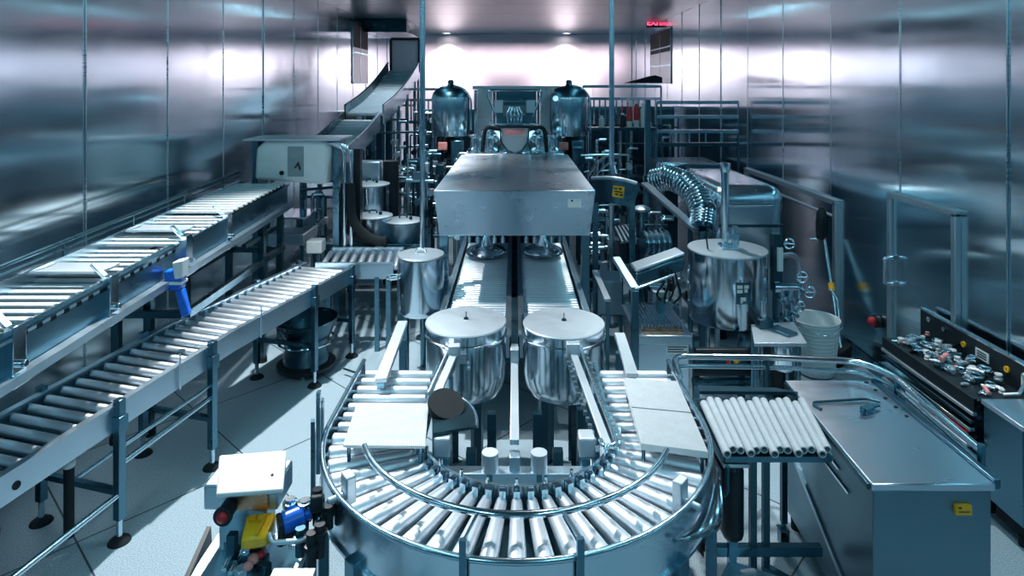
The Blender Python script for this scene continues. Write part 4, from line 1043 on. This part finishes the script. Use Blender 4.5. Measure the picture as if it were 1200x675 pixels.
part(MB().cyl((XW-.04, 6.07, .53), (XW, 6.07, .53), .06, n=20), 'plate', 'black', t); part(MB().ball((XW-.06, 6.07, .53), .045), 'knob', 'red', t)
t = thing('wall_hook', 'small steel hook on the right wall beside the top of the brush', 'hook', (3.46, 7.3, 1.1))
part(MB().cyl((XW-.02, 7.3, 1.02), (XW, 7.3, 1.02), .035, n=16), 'plate', 'bright', t); part(MB().tube([(XW-.02, 7.3, 1.02), (XW-.09, 7.3, 1.02), (XW-.11, 7.3, 1.06)], .012), 'hook', 'bright', t)

# ================================================================ coding machine front left
t = thing('coding_machine', 'compact open machine with a white lid, yellow cover and blue motor in the front left', 'machine', (-1.25, 2.85, 0))
zt = 1.0
c4 = [P(253, 579, zt), P(332, 573, zt), P(336, 527, zt), P(257, 533, zt)]
part(MB().prism(c4, (0, 0, -.022)), 'lid', 'white', t, .008); lid = None
p = P(319, 557, zt); part(MB().cyl((p.x, p.y, zt), (p.x, p.y, zt+.006), .007, n=10), 'lock', 'ink', t)
def V(px, py, z): return P(px, py, z)
b = MB().box2((-1.42, 2.88, .86), (-1.08, 3.08, .975)).box2((-1.36, 2.9, .66), (-1.14, 3.02, .86)); part(b, 'upper_body', 'satin', t, .01)
part(MB().box2((-1.26, 2.865, .87), (-1.12, 2.88, .955)), 'grille', 'copper', t, .003)
p = V(267, 590, .93); part(MB().cyl((p.x-.01, p.y-.03, .89), (p.x-.01, p.y+.05, .89), .035, n=20).cyl((p.x-.01, p.y-.032, .89), (p.x-.01, p.y-.02, .89), .042, n=20), 'lamp_housing', 'black', t); part(MB().ball((p.x-.01, p.y-.03, .89), .026, 14), 'lamp', 'red', t, 0, None, 'red lamp')
# base frame
part(MB().box2((-1.42, 2.30, .62), (-.96, 3.02, .66)), 'base_plate', 'satin', t, .004)
for xx, yy in ((-1.38, 2.34), (-1.0, 2.34), (-1.38, 2.98), (-1.0, 2.98)): 
    leg = part(MB().box((xx, yy, .395), (.045, .045, .45)), 'leg', 'dark', t); caster(None, t, (xx, yy, 0), leg)
part(MB().beam((-1.45, 3.0, .66), (-1.36, 2.2, .55), .02, .10), 'side_plate', 'black', t)
# yellow cover: sloping slab
y4 = [V(282, 633, .83), V(314, 629, .83), V(324, 599, .86), V(289, 602, .86)]
part(MB().prism(y4, (0, 0, -.05)), 'cover', 'yellow', t, .012, None, 'yellow plastic cover')
part(MB().beam(V(300, 627, .838), V(311, 606, .86), .012, .01).beam(V(291, 607, .862), V(300, 606, .862), .03, .006).beam(V(304, 610, .86), V(309, 604, .862), .025, .008), 'cover_rib', 'orange', t)
part(MB().box2((-1.28, 2.80, .66), (-1.24, 2.84, .80)).box2((-1.24, 2.80, .66), (-1.10, 2.84, .70)), 'cover_bracket', 'dark', t, .004)
# blue motor
a, c = V(331, 614, .85), V(356, 603, .86)
part(MB().cyl(a, c, .045, n=22).cyl(c, c+(c-a).normalized()*.03, .03, n=18), 'motor', 'blue', t, .004, None, 'blue motor')
part(MB().cyl(a-(c-a).normalized()*.02, a, .048, n=22).box(a.lerp(c, .5)+Vector((0, 0, -.06)), (.13, .07, .06), rz=.3), 'motor_mount', 'black', t, .004)
b = MB(); b.box2((-1.0, 2.45, .66), (-.82, 2.62, .80)); part(b, 'control_box', 'satin', t, .006)
part(MB().box2((-1.09, 2.42, .66), (-1.02, 2.52, .78)), 'control_box', 'lid', t, .006)
for i, (px, py, z, l, mm) in enumerate(((365, 640, .80, .2, 'black'), (352, 628, .82, .12, 'dark'), (375, 625, .84, .14, 'black'), (385, 600, .86, .10, 'black'), (372, 585, .90, .16, 'rubber'), (357, 590, .90, .06, 'bright'), (340, 590, .90, .08, 'bright'), (336, 606, .85, .1, 'bright'))):
    p = V(px, py, z); part(MB().cyl(p+Vector((0, 0, -l*.7)), p+Vector((0, 0, l*.3)), .022, n=14).lathe([(.022, -.012), (.033, -.01), (.033, .01), (.022, .012)], p, 14), 'actuator', mm, t)
p = V(371, 590, .92); part(MB().box(p, (.055, .03, .07), rz=.2), 'switch_box', 'black', t, .008)
for i in range(6):
    p0 = V(330+10*i, 640+4*(i % 3), .70); p1 = V(345+9*i, 610, .78); part(MB().tube(fillet([p0, p0+Vector((0, 0, .14)), p1+Vector((.03, 0, .06)), p1], .05), .008, 8), 'hose', ['rubber', 'bright', 'black'][i % 3], t)
b = MB().tube(fillet([V(316, 625, .84), V(318, 636, .82), V(352, 634, .82), V(368, 626, .82)], .03), .011); part(b, 'bent_bar', 'lid', t)
for px, py, rr, mm in ((297, 655, .025, 'pink'), (291, 663, .022, 'pink'), (306, 650, .018, 'red')):
    p = V(px, py, .72); part(MB().ball(p, rr, 12, (1, 1, .8)), 'cable_cap', mm, t, 0, None, 'reddish cap')
for i, (px, py) in enumerate(((276, 655), (288, 645), (300, 640), (268, 640), (282, 668), (310, 662))):
    p = V(px, py, .70); part(MB().box(p+Vector((0, 0, -.02)), (.04, .05, .06), rz=.2*i), 'valve_block', ['dark', 'bright', 'black', 'gun', 'lid', 'dark'][i], t, .004)
part(MB().cyl(V(262, 668, .70), V(282, 628, .72), .012).cyl(V(270, 672, .69), V(290, 634, .71), .012), 'slide_rod', 'bright', t)

# ================================================================ black flared pot on dolly
x, y = -2.05, 6.22
t = thing('fermenting_pot', 'black flared pot with a steel hoop standing on a low base under the roller conveyor', 'pot', (x, y, 0))
part(MB().lathe([(.001, .10), (.22, .10), (.215, .16), (.20, .22), (.215, .30), (.265, .42), (.30, .50), (.305, .51), (.295, .515), (.26, .44), (.20, .33), (.001, .32)], (x, y, 0), 44), 'body', 'dark', t)
part(MB().lathe([(.001, .03), (.25, .03), (.28, .05), (.28, .08), (.23, .10), (.001, .10)], (x, y, 0), 44), 'base', 'black', t)
part(MB().tube(arc((x, y, .30), .262, 0, 2*PI, 40)[:-1], .012, 8, True), 'hoop', 'bright', t)
for a in (40, 160, 280): part(MB().cyl((x+.2*math.cos(R(a)), y+.2*math.sin(R(a)), 0), (x+.2*math.cos(R(a)), y+.2*math.sin(R(a)), .04), .03, n=12), 'foot', 'steel', t)
b = MB().cyl((-1.65, 6.1, .06), (-1.0, 5.7, .06), .012); b.lathe([(.012, 0), (.04, .01), (.04, .03), (.012, .04)], (-1.0, 5.7, .06), 12, (1, 0, 0))
solo(b, 'floor_rod', 'bright', 'thin steel rod lying on the floor to the right of the black pot', 'rod', (-1.3, 5.9, .0))

# blue and white sprayer hanging under the slatted conveyor
t = thing('spray_bottle', 'blue and white plastic spray gun hanging under the slatted belt conveyor', 'spray bottle', (-2.55, 4.6, 1.2))
yq = 4.62
part(MB().prism([Q(191, 318, yq), Q(213, 316, yq), Q(211, 341, yq), Q(192, 341, yq)], (0, .09, 0)), 'bottle', 'blue', t, .015)
part(MB().prism([Q(201, 308, yq-.01), Q(214, 305, yq-.01), Q(213, 326, yq-.01), Q(204, 328, yq-.01)], (0, .10, 0)), 'cap', 'white', t, .01)
part(MB().prism([Q(204, 341, yq), Q(213, 339, yq), Q(221, 370, yq), Q(212, 373, yq)], (0, .06, 0)), 'grip', 'blue', t, .012)
part(MB().prism([Q(192, 330, yq-.005), Q(212, 331, yq-.005), Q(212, 334, yq-.005), Q(192, 334, yq-.005)], (0, .1, 0)), 'label_band', 'label', t)
q = Q(206, 310, yq+.05); part(MB().cyl(q, (q.x, q.y, 1.36), .006, n=8), 'hanger', 'dark', t)
# ================================================================ back of the room
def piping(name, label, x0, x1, y0, y1, z0, z1, seed, nv=7, nh=4, cat='pipework'):
    """a frame of upright pipes, headers, valves and small boxes"""
    rd = random.Random(seed)
    t = thing(name, label, cat, ((x0+x1)/2, (y0+y1)/2, 0))
    xs = [x0+(x1-x0)*(i+.5)/nv+rd.uniform(-.02, .02) for i in range(nv)]
    for i, x in enumerate(xs):
        y = rd.uniform(y0, y1); r = rd.choice((.014, .018, .024, .03)); zt = z1-rd.uniform(0, .3)*(z1-z0)
        b = MB().cyl((x, y, 0), (x, y, zt), r, n=10)
        if rd.random() < .6: b.tube(fillet([(x, y, zt-.02), (x, y, zt+.06), (x+rd.choice((-1, 1))*.14, y, zt+.06)], .06), r, 10)
        pp_ = part(b, 'pipe', rd.choice(('steel', 'bright', 'gun', 'dark', 'bright')), t)
        zz = rd.uniform(z0+.05, max(z0+.1, zt-.1))
        b = MB().lathe([(r, -.05), (r*2.1, -.04), (r*2.1, .04), (r, .05)], (x, y, zz), 14).cyl((x, y, zz), (x, y-.10, zz), r*.8, n=10).lathe([(.001, 0), (.045, .0), (.045, .012), (.001, .012)], (x, y-.10, zz), 14, (0, -1, 0))
        part(b, 'valve', rd.choice(('bright', 'dark', 'lid', 'black')), t, 0, pp_)
    for i in range(nh):
        z = z0+(z1-z0)*(i+.4)/nh; y = rd.uniform(y0, y1); r = rd.choice((.014, .02, .028))
        part(MB().cyl((x0, y, z), (x1, y, z+rd.uniform(-.05, .05)), r, n=10), 'header', rd.choice(('bright', 'steel', 'dark')), t)
    for i in range(max(2, nv//3)):
        x, z, y = rd.uniform(x0+.06, x1-.06), rd.uniform(z0, z1-.1), y0-.02
        w_, h_ = rd.uniform(.08, .16), rd.uniform(.1, .2); q = min(xs, key=lambda v: abs(v-x))
        part(MB().box((q, (y0+y1)/2-.04, z), (w_, (y1-y0)*.6+.05, h_)), 'valve_box', rd.choice(('gun', 'dark', 'lid', 'black')), t, .006)
    return t
piping('pipework', 'dense upright pipework below the left domed tank', -1.5, -.78, 9.1, 9.5, .5, 1.75, 3, 9, 5)
piping('pipework', 'dense upright pipework below the right domed tank', 1.0, 1.75, 9.5, 9.8, .6, 1.9, 4, 9, 5)
piping('pipework', 'cluster of pipes and valves behind the stacked steel bowls', -2.0, -1.2, 8.95, 9.25, .5, 1.6, 5, 9, 5)
piping('pipework', 'tall pipes standing under the steep pale conveyor', -2.1, -1.5, 10.6, 11.0, .8, 2.15, 6, 8, 5)
piping('pipework', 'pipes and valves between the ribbed chute and the big hood', .95, 1.35, 8.0, 8.3, .4, 1.15, 8, 6, 4)
piping('pipework', 'low pipes and valves left of the big round tank', 1.42, 1.75, 6.55, 6.8, .3, .95, 9, 6, 4)
piping('pipework', 'pipes along the back of the room right of the gantry', 1.9, 3.1, 11.6, 11.9, .7, 2.2, 10, 10, 5)
piping('pipework', 'pipes along the back of the room left of the gantry', -1.95, -1.35, 12.1, 12.4, 1.0, 2.5, 12, 9, 4)

piping('pipework', 'low tangle of pipes and valves right behind the sign panel post', .84, 1.05, 7.35, 7.75, .3, 1.0, 23, 5, 4)
piping('pipework', 'pipes and valves below the lower end of the ribbed chute', 1.42, 1.8, 7.3, 7.6, .4, 1.25, 27, 7, 5)
piping('pipework', 'bright pipes left of the tall pole behind the lidded pot', -1.5, -1.12, 8.75, 8.95, .6, 1.9, 31, 6, 5)

def railing(label, x0, x1, y, z, zlow, nbar, barw=.03, rails=2, mat='bright'):
    t = thing('guard_railing', label, 'railing', ((x0+x1)/2, y, 0))
    for k in range(rails): part(MB().box(((x0+x1)/2, y, z-.22*k), (x1-x0, .05, .05)), 'rail', mat, t)
    for i in range(nbar):
        x = x0+(x1-x0)*i/(nbar-1); e = i in (0, nbar-1)
        part(MB().box((x, y, z/2 if e else (z-.22*(rails-1)+zlow)/2), (barw, .03, z if e else z-.22*(rails-1)-zlow)), 'post' if e else 'bar', 'gun' if e else mat, t)
    part(MB().box(((x0+x1)/2, y, zlow), (x1-x0, .05, .06)), 'low_rail', 'dark', t)
railing('back railing of close pale bars left of the left domed tank', -2.2, -1.32, 12.9, 2.72, 2.05, 11)
railing('back railing with pale bars right of the right domed tank', 1.22, 2.62, 11.3, 2.78, 2.08, 15)
railing('long plain railing reaching to the right wall at the back', 2.16, 3.4, 9.6, 2.54, 1.9, 6, .02, 3, 'steel')
t = thing('support_post', 'dark square post standing at the left end of the long plain railing', 'post', (2.02, 9.6, 0))
part(MB().box((2.02, 9.6, 1.29), (.08, .08, 2.58)), 'post', 'gun', t); part(MB().box((2.02, 9.6, .01), (.2, .2, .02)), 'foot_plate', 'dark', t)

# back shelf with red and white bottles
t = thing('back_shelf', 'dark shelf on legs holding red and white bottles at the back right', 'shelf', (1.9, 10.9, 0))
part(MB().box2((1.24, 10.7, 2.03), (2.42, 11.1, 2.08)), 'shelf', 'dark', t)
for x in (1.28, 2.38):
    for y in (10.74, 11.06): part(MB().box((x, y, 1.015), (.05, .05, 2.03)), 'leg', 'gun', t)
part(MB().box2((1.28, 10.72, 1.2), (2.38, 11.1, 1.24)), 'lower_shelf', 'gun', t)
for i, (x, hh, mt_) in enumerate(((1.98, .40, 'red'), (2.10, .46, 'red'), (2.22, .42, 'white'), (2.31, .36, 'red'), (1.86, .24, 'black'), (1.50, .2, 'white'))):
    lab = ['shorter red and white bottle at the left of the bottles on the back shelf', 'tallest red bottle in the middle of the back shelf bottles', 'white bottle between two red ones on the back shelf', 'rightmost red bottle on the back shelf', 'squat black canister left of the red bottles on the back shelf', 'small white canister alone at the left end of the back shelf'][i]
    t = thing('canister' if i > 3 else 'bottle', lab, 'bottle', (x, 10.88, 2.08), 'bottles on the back shelf')
    r = .048
    part(MB().lathe([(.001, 0), (r, 0), (r, hh*.72), (r*.5, hh*.85), (r*.5, hh*.9), (.001, hh*.9)], (x, 10.88, 2.08), 18), 'body', mt_, t)
    part(MB().cyl((x, 10.88, 2.08+hh*.88), (x, 10.88, 2.08+hh), r*.6, n=14), 'cap', 'white', t)
    if i in (0, 1, 3): part(MB().lathe([(r+.002, hh*.0), (r+.002, hh*.26)], (x, 10.88, 2.08), 18), 'label_band', 'white', t)
b = MB().prism([(1.98, 11.2, 2.84), (2.62, 11.2, 2.84), (2.62, 11.2, 2.94), (2.5, 11.2, 2.98), (2.2, 11.2, 2.90)], (0, .3, 0))
solo(b, 'folded_tarpaulin', 'rubber', 'dark folded sheet lying on top of the back right railing', 'sheet', (2.3, 11.3, 2.81))

# back low wall machines (dark bodies added to fill the rear and block the bright lower back wall)
for (x0, x1, y0, y1, z, lab) in ((-3.4, -2.75, 14.4, 15.4, 2.2, 'dark low machine body against the left wall behind the climbing conveyor'), (-1.95, -.8, 13.2, 14.2, 2.3, 'plain steel cabinet at the back left behind the domed tank'), (1.0, 3.4, 13.4, 14.4, 2.35, 'wide steel cabinet at the back right behind the shelf'), (2.35, 3.3, 10.0, 11.0, 1.55, 'dark steel cabinet near the right wall behind the long railing')):
    t = thing('back_cabinet', lab, 'cabinet', ((x0+x1)/2, (y0+y1)/2, 0))
    part(MB().box2((x0, y0, .08), (x1, y1, z)), 'body', 'gun', t, .02)
    n = max(1, int((x1-x0)/.5))
    for i in range(n):
        w_ = (x1-x0)/n; part(MB().box2((x0+w_*i+.02, y0-.02, .14), (x0+w_*(i+1)-.02, y0, z-.06)), 'door', 'dark', t, .004)
        part(MB().box2((x0+w_*i+.05, y0-.04, z*.55), (x0+w_*i+.07, y0-.02, z*.55+.16)), 'handle', 'bright', t)
    for xx in (x0+.08, x1-.08):
        for yy in (y0+.08, y1-.08): part(MB().cyl((xx, yy, 0), (xx, yy, .09), .03, n=10), 'foot', 'rubber', t)

# exit sign
ex = 15.4
c = Q(767, 27, ex)
t = thing('exit_sign', 'small red exit sign hanging from the ceiling in the far right corner', 'sign', (c.x, ex, ZC))
part(MB().box((c.x, ex, c.z), (.40, .06, .22)), 'housing', 'black', t, .006)
part(MB().cyl((c.x, ex, c.z+.1), (c.x, ex, ZC), .012, n=8), 'hanger', 'gun', t)
fc = bpy.data.curves.new('exit_text', 'FONT'); fc.body = 'EXIT'; fc.size = .19; fc.align_x = 'CENTER'; fc.align_y = 'CENTER'; fc.extrude = .004; fc.offset = .004
tmp = bpy.data.objects.new('tmp', fc); COL.objects.link(tmp); dg = bpy.context.evaluated_depsgraph_get(); dg.update()
me = bpy.data.meshes.new_from_object(tmp.evaluated_get(dg)); bpy.data.objects.remove(tmp)
me.transform(Matrix.Rotation(R(90), 4, 'X')); me.materials.clear(); me.materials.append(emis('exit_red', (1, .06, .16), 3.0))
o = bpy.data.objects.new('lettering', me); COL.objects.link(o); o.parent = t; o.location = Vector((c.x, ex-.036, c.z))-ORIG[t.name]; o['label'] = 'red letters EXIT'

# ================================================================ pots behind the cross conveyor
t = thing('bowl_bench', 'low steel bench carrying a steel pot and two bowls behind the cross conveyor', 'bench', (-1.75, 7.95, 0))
part(MB().box2((-2.3, 7.55, .86), (-1.12, 8.6, .90)), 'top', 'gun', t, .004)
for x in (-2.25, -1.17):
    for y in (7.65, 8.6): part(MB().box((x, y, .43), (.05, .05, .86)), 'leg', 'gun', t)
def pot(name, label, cat, x, y, r, z0, z1, mat='tank', flare=0, lidmat='lid'):
    t = thing(name, label, cat, (x, y, z0))
    part(MB().lathe([(.001, z0), (r*(.97-flare), z0), (r*(1-flare), z0+.02), (r*(1-flare*.3), z0+(z1-z0)*.5), (r, z1)], (x, y, 0), 40), 'body', mat, t)
    part(MB().lathe([(r, z1-.012), (r*1.05, z1-.006), (r*1.05, z1+.008), (r*.97, z1+.014), (r*.4, z1+.03), (.001, z1+.034)], (x, y, 0), 40), 'lid', lidmat, t)
    part(MB().tube(fillet([(x-.05, y, z1+.02), (x-.04, y, z1+.07), (x+.04, y, z1+.07), (x+.05, y, z1+.02)], .03), .009).cyl((x+.1, y-.05, z1+.01), (x+.1, y-.05, z1+.06), .02), 'lid_handle', 'dark', t)
    return t
pot('steel_pot', 'straight sided lidded steel pot behind the two steel bowls', 'pot', -1.90, 8.30, .245, .90, 1.50)
pot('steel_bowl', 'taller lidded steel bowl left of the round squat bowl behind the cross conveyor', 'bowl', -1.745, 7.80, .225, .90, 1.19, 'steel', .08)
pot('steel_bowl', 'squat round lidded steel bowl at the right end of the bowl bench', 'bowl', -1.375, 7.80, .23, .90, 1.13, 'satin', .18)
t = thing('drum_cabinet', 'pale box cabinet with a dark rounded end behind the steel pot', 'cabinet', (-1.9, 8.82, 0))
part(MB().box2((-2.22, 8.68, .05), (-1.85, 8.9, 1.75)), 'body', 'satin', t, .02); part(MB().cyl((-1.72, 8.79, .05), (-1.72, 8.79, 1.75), .11, n=24), 'drum', 'black', t)
# black hoses like boots
for i, (px, lab) in enumerate(((398, 'left one of the two thick black hoses curving down to the bowl bench'), (410, 'right one of the two thick black hoses curving down to the bowl bench'))):
    oy = -.16*i; a = Q(px, 215, 7.5+oy); c = Q(px+2, 262, 7.45+oy); d = Q(px+26, 281, 7.4+oy); e = Q(px+40, 283, 7.38+oy)
    b = MB().tube(fillet([a, c, d, e], .2, 8), .055, 14); b.cyl(e, e+Vector((.03, 0, 0)), .065)
    solo(b, 'black_hose', 'rubber', lab, 'hose', (c.x, 7.5, .9))
# clear trough and rack between the left conveyors
t = thing('wash_trough', 'long pale trough with a clear lid behind the end of the slatted belt', 'trough', (-2.3, 7.9, 0))
part(MB().box2((-3.2, 7.95, .78), (-2.65, 8.5, .92)), 'trough', 'lid', t, .01); part(MB().box2((-3.18, 7.96, .92), (-2.67, 8.49, 1.12)), 'cover', 'glass', t)
for x in (-3.17, -2.68):
    for y in (7.98, 8.46): part(MB().box((x, y, .39), (.04, .04, .78)), 'leg', 'gun', t)
part(MB().box2((-3.22, 7.94, 1.12), (-2.63, 8.5, 1.14)), 'rim', 'bright', t)
piping('pipework', 'pipes and valves under the white inspection head', -3.0, -2.5, 8.75, 8.95, .4, 1.5, 15, 7, 4)

# ================================================================ right of centre
# curved sign panel
t = thing('sign_panel', 'dark curved steel panel with a yellow warning sign right of the big hood', 'panel', (1.1, 7.0, 0))
pts = []
for i in range(13):
    f = i/12; pts.append(Q(694+52*f, 209+6*f-3*math.sin(PI*f), 7.05-.30*math.sin(PI*min(1, f*1.3)*.6)))
bl = [Vector((p.x, p.y, p.z-.27)) for p in pts]
b = MB(); b.sweep([Vector((p.x, p.y, p.z-.135)) for p in pts], [(-.01, -.135), (.01, -.135), (.01, .135), (-.01, .135)]); pn = part(b, 'panel', 'gun', t)
part(MB().tube(pts, .022), 'top_tube', 'lid', t)
c = pts[7]; d = (pts[8]-pts[6]).normalized()
def sg(dx, dz, w_, h_, off): 
    p = c+d*dx+Vector((0, -off, dz)); return MB().beam(p-d*w_/2, p+d*w_/2, .004, h_)
sgn = part(sg(.0, -.135, .12, .12, .016), 'warning_sign', 'yellow', t, 0, pn, 'yellow warning sign')
for dx, dz, w_, h_ in ((-.03, -.105, .04, .014), (.02, -.10, .03, .02), (.0, -.135, .09, .012), (-.02, -.165, .03, .016), (.03, -.165, .03, .02)): part(sg(dx, dz, w_, h_, .021), 'sign_mark', 'ink', t, 0, pn)
for q in (pts[1], pts[11]): part(MB().box((q.x, q.y+.05, (q.z-.05)/2), (.06, .05, q.z-.05)), 'post', 'gun', t)
# curving guard tubes leading to it
b = MB().tube(fillet([Q(690, 205, 8.3), Q(700, 190, 8.1), Q(716, 180, 7.9), Q(722, 205, 7.5)], .3, 8), .02); b.tube(fillet([Q(694, 212, 8.2), Q(704, 198, 8.0), Q(716, 190, 7.85)], .3, 8), .015)
q = Q(700, 192, 8.1); b.cyl((q.x, q.y, 0), (q.x, q.y, q.z), .018)
solo(b, 'bent_tube', 'bright', 'bent bright tube curving up behind the panel with the yellow sign', 'tube')

# slatted grille box
t = thing('slatted_box', 'box with a slatted pale top just below the yellow sign panel', 'box', (1.2, 6.9, 0))
g4 = [P(727, 284, .98), P(762, 279, .98), P(746, 262, .98), P(719, 266, .98)]
for i in range(7):
    f = (i+.5)/7; part(MB().beam(g4[0].lerp(g4[1], f), g4[3].lerp(g4[2], f), .022, .02), 'slat', 'lid', t)
part(MB().prism([g+Vector((0, 0, -.012)) for g in g4], (0, 0, -.25)), 'body', 'dark', t, .006)
for g in g4:
    m_ = g.lerp((g4[0]+g4[2])/2, .1); part(MB().box((m_.x, m_.y, .37), (.04, .04, .74)), 'leg', 'gun', t)
q = P(751, 262, .98)
t = thing('stop_button', 'pale mushroom-shaped knob on a short stand behind the slatted box', 'knob', (q.x, 7.3, 0))
c = Q(752, 246, 7.3)
part(MB().lathe([(.001, .05), (.06, .045), (.10, .02), (.10, 0), (.05, -.02), (.001, -.02)], c, 24), 'cap', 'lid', t); part(MB().cyl((c.x, c.y, 0), (c.x, c.y, c.z-.01), .03), 'post', 'gun', t)
b = MB(); 
t = thing('wheel_drum', 'dark ribbed drum lying between the slatted box and the round tank', 'drum', (1.5, 7.0, 0))
c = Q(770, 285, 6.9)
part(MB().cyl(c+Vector((-.16, 0, 0)), c+Vector((.13, .05, 0)), .12, n=28), 'drum', 'gun', t)
for k in range(5): part(MB().lathe([(.12, -.012), (.134, -.01), (.134, .01), (.12, .012)], c+Vector((-.14+.06*k, .01*k, 0)), 28, (1, .17, 0)), 'rib', 'steel', t)
part(MB().box((c.x, c.y+.02, (c.z-.1)/2), (.16, .12, c.z-.1)), 'stand', 'dark', t)

# tilted control box on a post
t = thing('tilted_box', 'long tilted steel box cover on an angled bracket left of the big round tank', 'box cover', (1.3, 6.0, 0))
a4 = [Q(738, 312, 5.95), Q(745, 320, 5.7), Q(803, 300, 5.75), Q(792, 293, 6.0)]
part(MB().prism(a4, (0, 0, -.13)), 'body', 'gun', t, .02); part(MB().prism([p+Vector((0, 0, .002)) for p in a4], (0, 0, .03)), 'lid', 'lid', t, .014)
part(MB().beam(Q(722, 303, 5.85), Q(744, 339, 5.3), .07, .04), 'bracket_arm', 'satin', t, .004)
part(MB().cyl(Q(744, 339, 5.3), Q(790, 322, 5.45), .012), 'bracket_rod', 'bright', t)
q = Q(744, 340, 5.3); part(MB().box((q.x, q.y, q.z/2), (.06, .06, q.z)), 'post', 'gun', t, .004)
part(MB().box((q.x, q.y, .012), (.2, .2, .024)), 'foot_plate', 'dark', t)
q = Q(770, 312, 5.85); part(MB().box((q.x+.03, q.y+.0, .765), (.07, .07, .12)), 'post', 'gun', t)
b = MB()
for k in range(4):
    p = Q(776+5*k, 316+3*(k % 2), 5.7); part(MB().tube(fillet([p, p+Vector((.02, -.03, -.1)), p+Vector((-.06+.04*k, 0, -.22)), p+Vector((.0, .06, -.30))], .06), .010, 8), 'cable', 'rubber', t)

# grey cabinet with grille top
t = thing('grille_cabinet', 'grey steel cabinet with a finned grille on top, left of the big round tank', 'cabinet', (1.25, 5.7, 0))
x0, x1, y0, y1 = 1.06, 1.50, 5.42, 6.15
part(MB().box2((x0, y0, .08), (x1, y1, .58)), 'body', 'satin', t, .008)
part(MB().box2((x0-.02, y0-.02, .58), (x1+.02, y1+.02, .66)), 'top_tray', 'steel', t, .006)
for i in range(14): part(MB().box2((x0+.02+i*.03, y0+.12, .66), (x0+.034+i*.03, y1-.02, .70)), 'fin', 'bright', t)
part(MB().box2((x0+.04, y0+.03, .66), (x1-.04, y0+.09, .675)), 'red_bar', 'copper', t, 0, None, 'thin reddish bar')
pl = part(MB().box2((x1-.2, y0-.006, .50), (x1-.01, y0, .57)), 'plate', 'label', t)
for k in range(3): part(MB().box2((x1-.19, y0-.009, .512+k*.02), (x1-.02-.03*(k % 2), y0-.005, .520+k*.02)), 'plate_line', 'ink', t)
part(MB().cyl((x0+.1, y0-.01, .30), (x0+.1, y0, .30), .014).box((x0+.18, y0-.006, .18), (.05, .012, .08)), 'lock', 'dark', t)
for xx in (x0+.05, x1-.05):
    for yy in (y0+.05, y1-.05): part(MB().cyl((xx, yy, 0), (xx, yy, .09), .025, n=10), 'foot', 'rubber', t)
# pale folded sheet-metal bin between lane and cabinet
t = thing('sheet_bin', 'pale open sheet-metal bin standing between the right roller lane and the tilted box', 'bin', (.95, 6.0, 0))
s4 = [P(700, 330, .72), P(728, 330, .72), P(727, 318, .72), P(702, 316, .72)]
for i in range(4):
    a, c = s4[i], s4[(i+1) % 4]; b = MB().prism([a, c, Vector((c.x, c.y, .36)), Vector((a.x, a.y, .36))], (0, .006, 0) if abs(c.x-a.x) > abs(c.y-a.y) else (.006, 0, 0)); part(b, 'side', 'satin', t)
part(MB().prism([Vector((p.x, p.y, .37)) for p in s4], (0, 0, -.01)), 'base', 'satin', t)
for p in s4: part(MB().box((p.x, p.y, .18), (.03, .03, .36)), 'leg', 'gun', t)
# white channel bars
for i, (a, c, lab) in enumerate((((697, 318), (712, 352), 'short pale channel bar sloping beside the right roller lane'), ((722, 392), (742, 438), 'longer pale channel bar sloping towards the right cover plate'))):
    if i: continue
    g0, g1 = P(*a, .80), P(*c, .80); t = thing('channel_bar', lab, 'bar', ((g0.x+g1.x)/2, (g0.y+g1.y)/2, 0)); part(MB().beam(g0, g1, .06, .03), 'bar', 'lid', t, .003)
    for g in (g0, g1): part(MB().box((g.x, g.y, .39), (.03, .03, .78)), 'leg', 'gun', t)
# dark pipes with yellow and red taps under the big tank
t = thing('pipe_manifold', 'dark horizontal pipes with orange taps low in front of the big round tank', 'pipework', (1.9, 5.3, 0))
for k in range(4): part(MB().cyl((1.55, 5.5-.03*k, .22+.10*k), (2.05, 5.5-.03*k, .22+.10*k), .035, n=14), 'pipe', 'black' if k % 2 else 'dark', t)
for x in (1.6, 2.0): part(MB().box((x, 5.57, .3), (.05, .05, .6)), 'bracket', 'gun', t)
for k, (x, z, mm) in enumerate(((1.86, .50, 'orange'), (1.90, .44, 'yellow'), (1.83, .43, 'red'), (1.94, .40, 'orange'))): part(MB().box((x, 5.40, z), (.05, .03, .022), rz=.6*k).cyl((x, 5.40, z), (x, 5.45, z), .012), 'tap', mm, t, .004, None, mm+' tap')
t = thing('valve_block', 'dark valve block with yellow tags under the little side table', 'valve block', (2.35, 5.6, 0))
part(MB().box2((2.24, 5.45, .05), (2.42, 5.7, .62)), 'body', 'black', t, .01)
for k in range(3): part(MB().box((2.27+.06*k, 5.444, .42+.03*(k % 2)), (.035, .012, .05)), 'tag', 'yellow', t, 0, None, 'yellow tag')
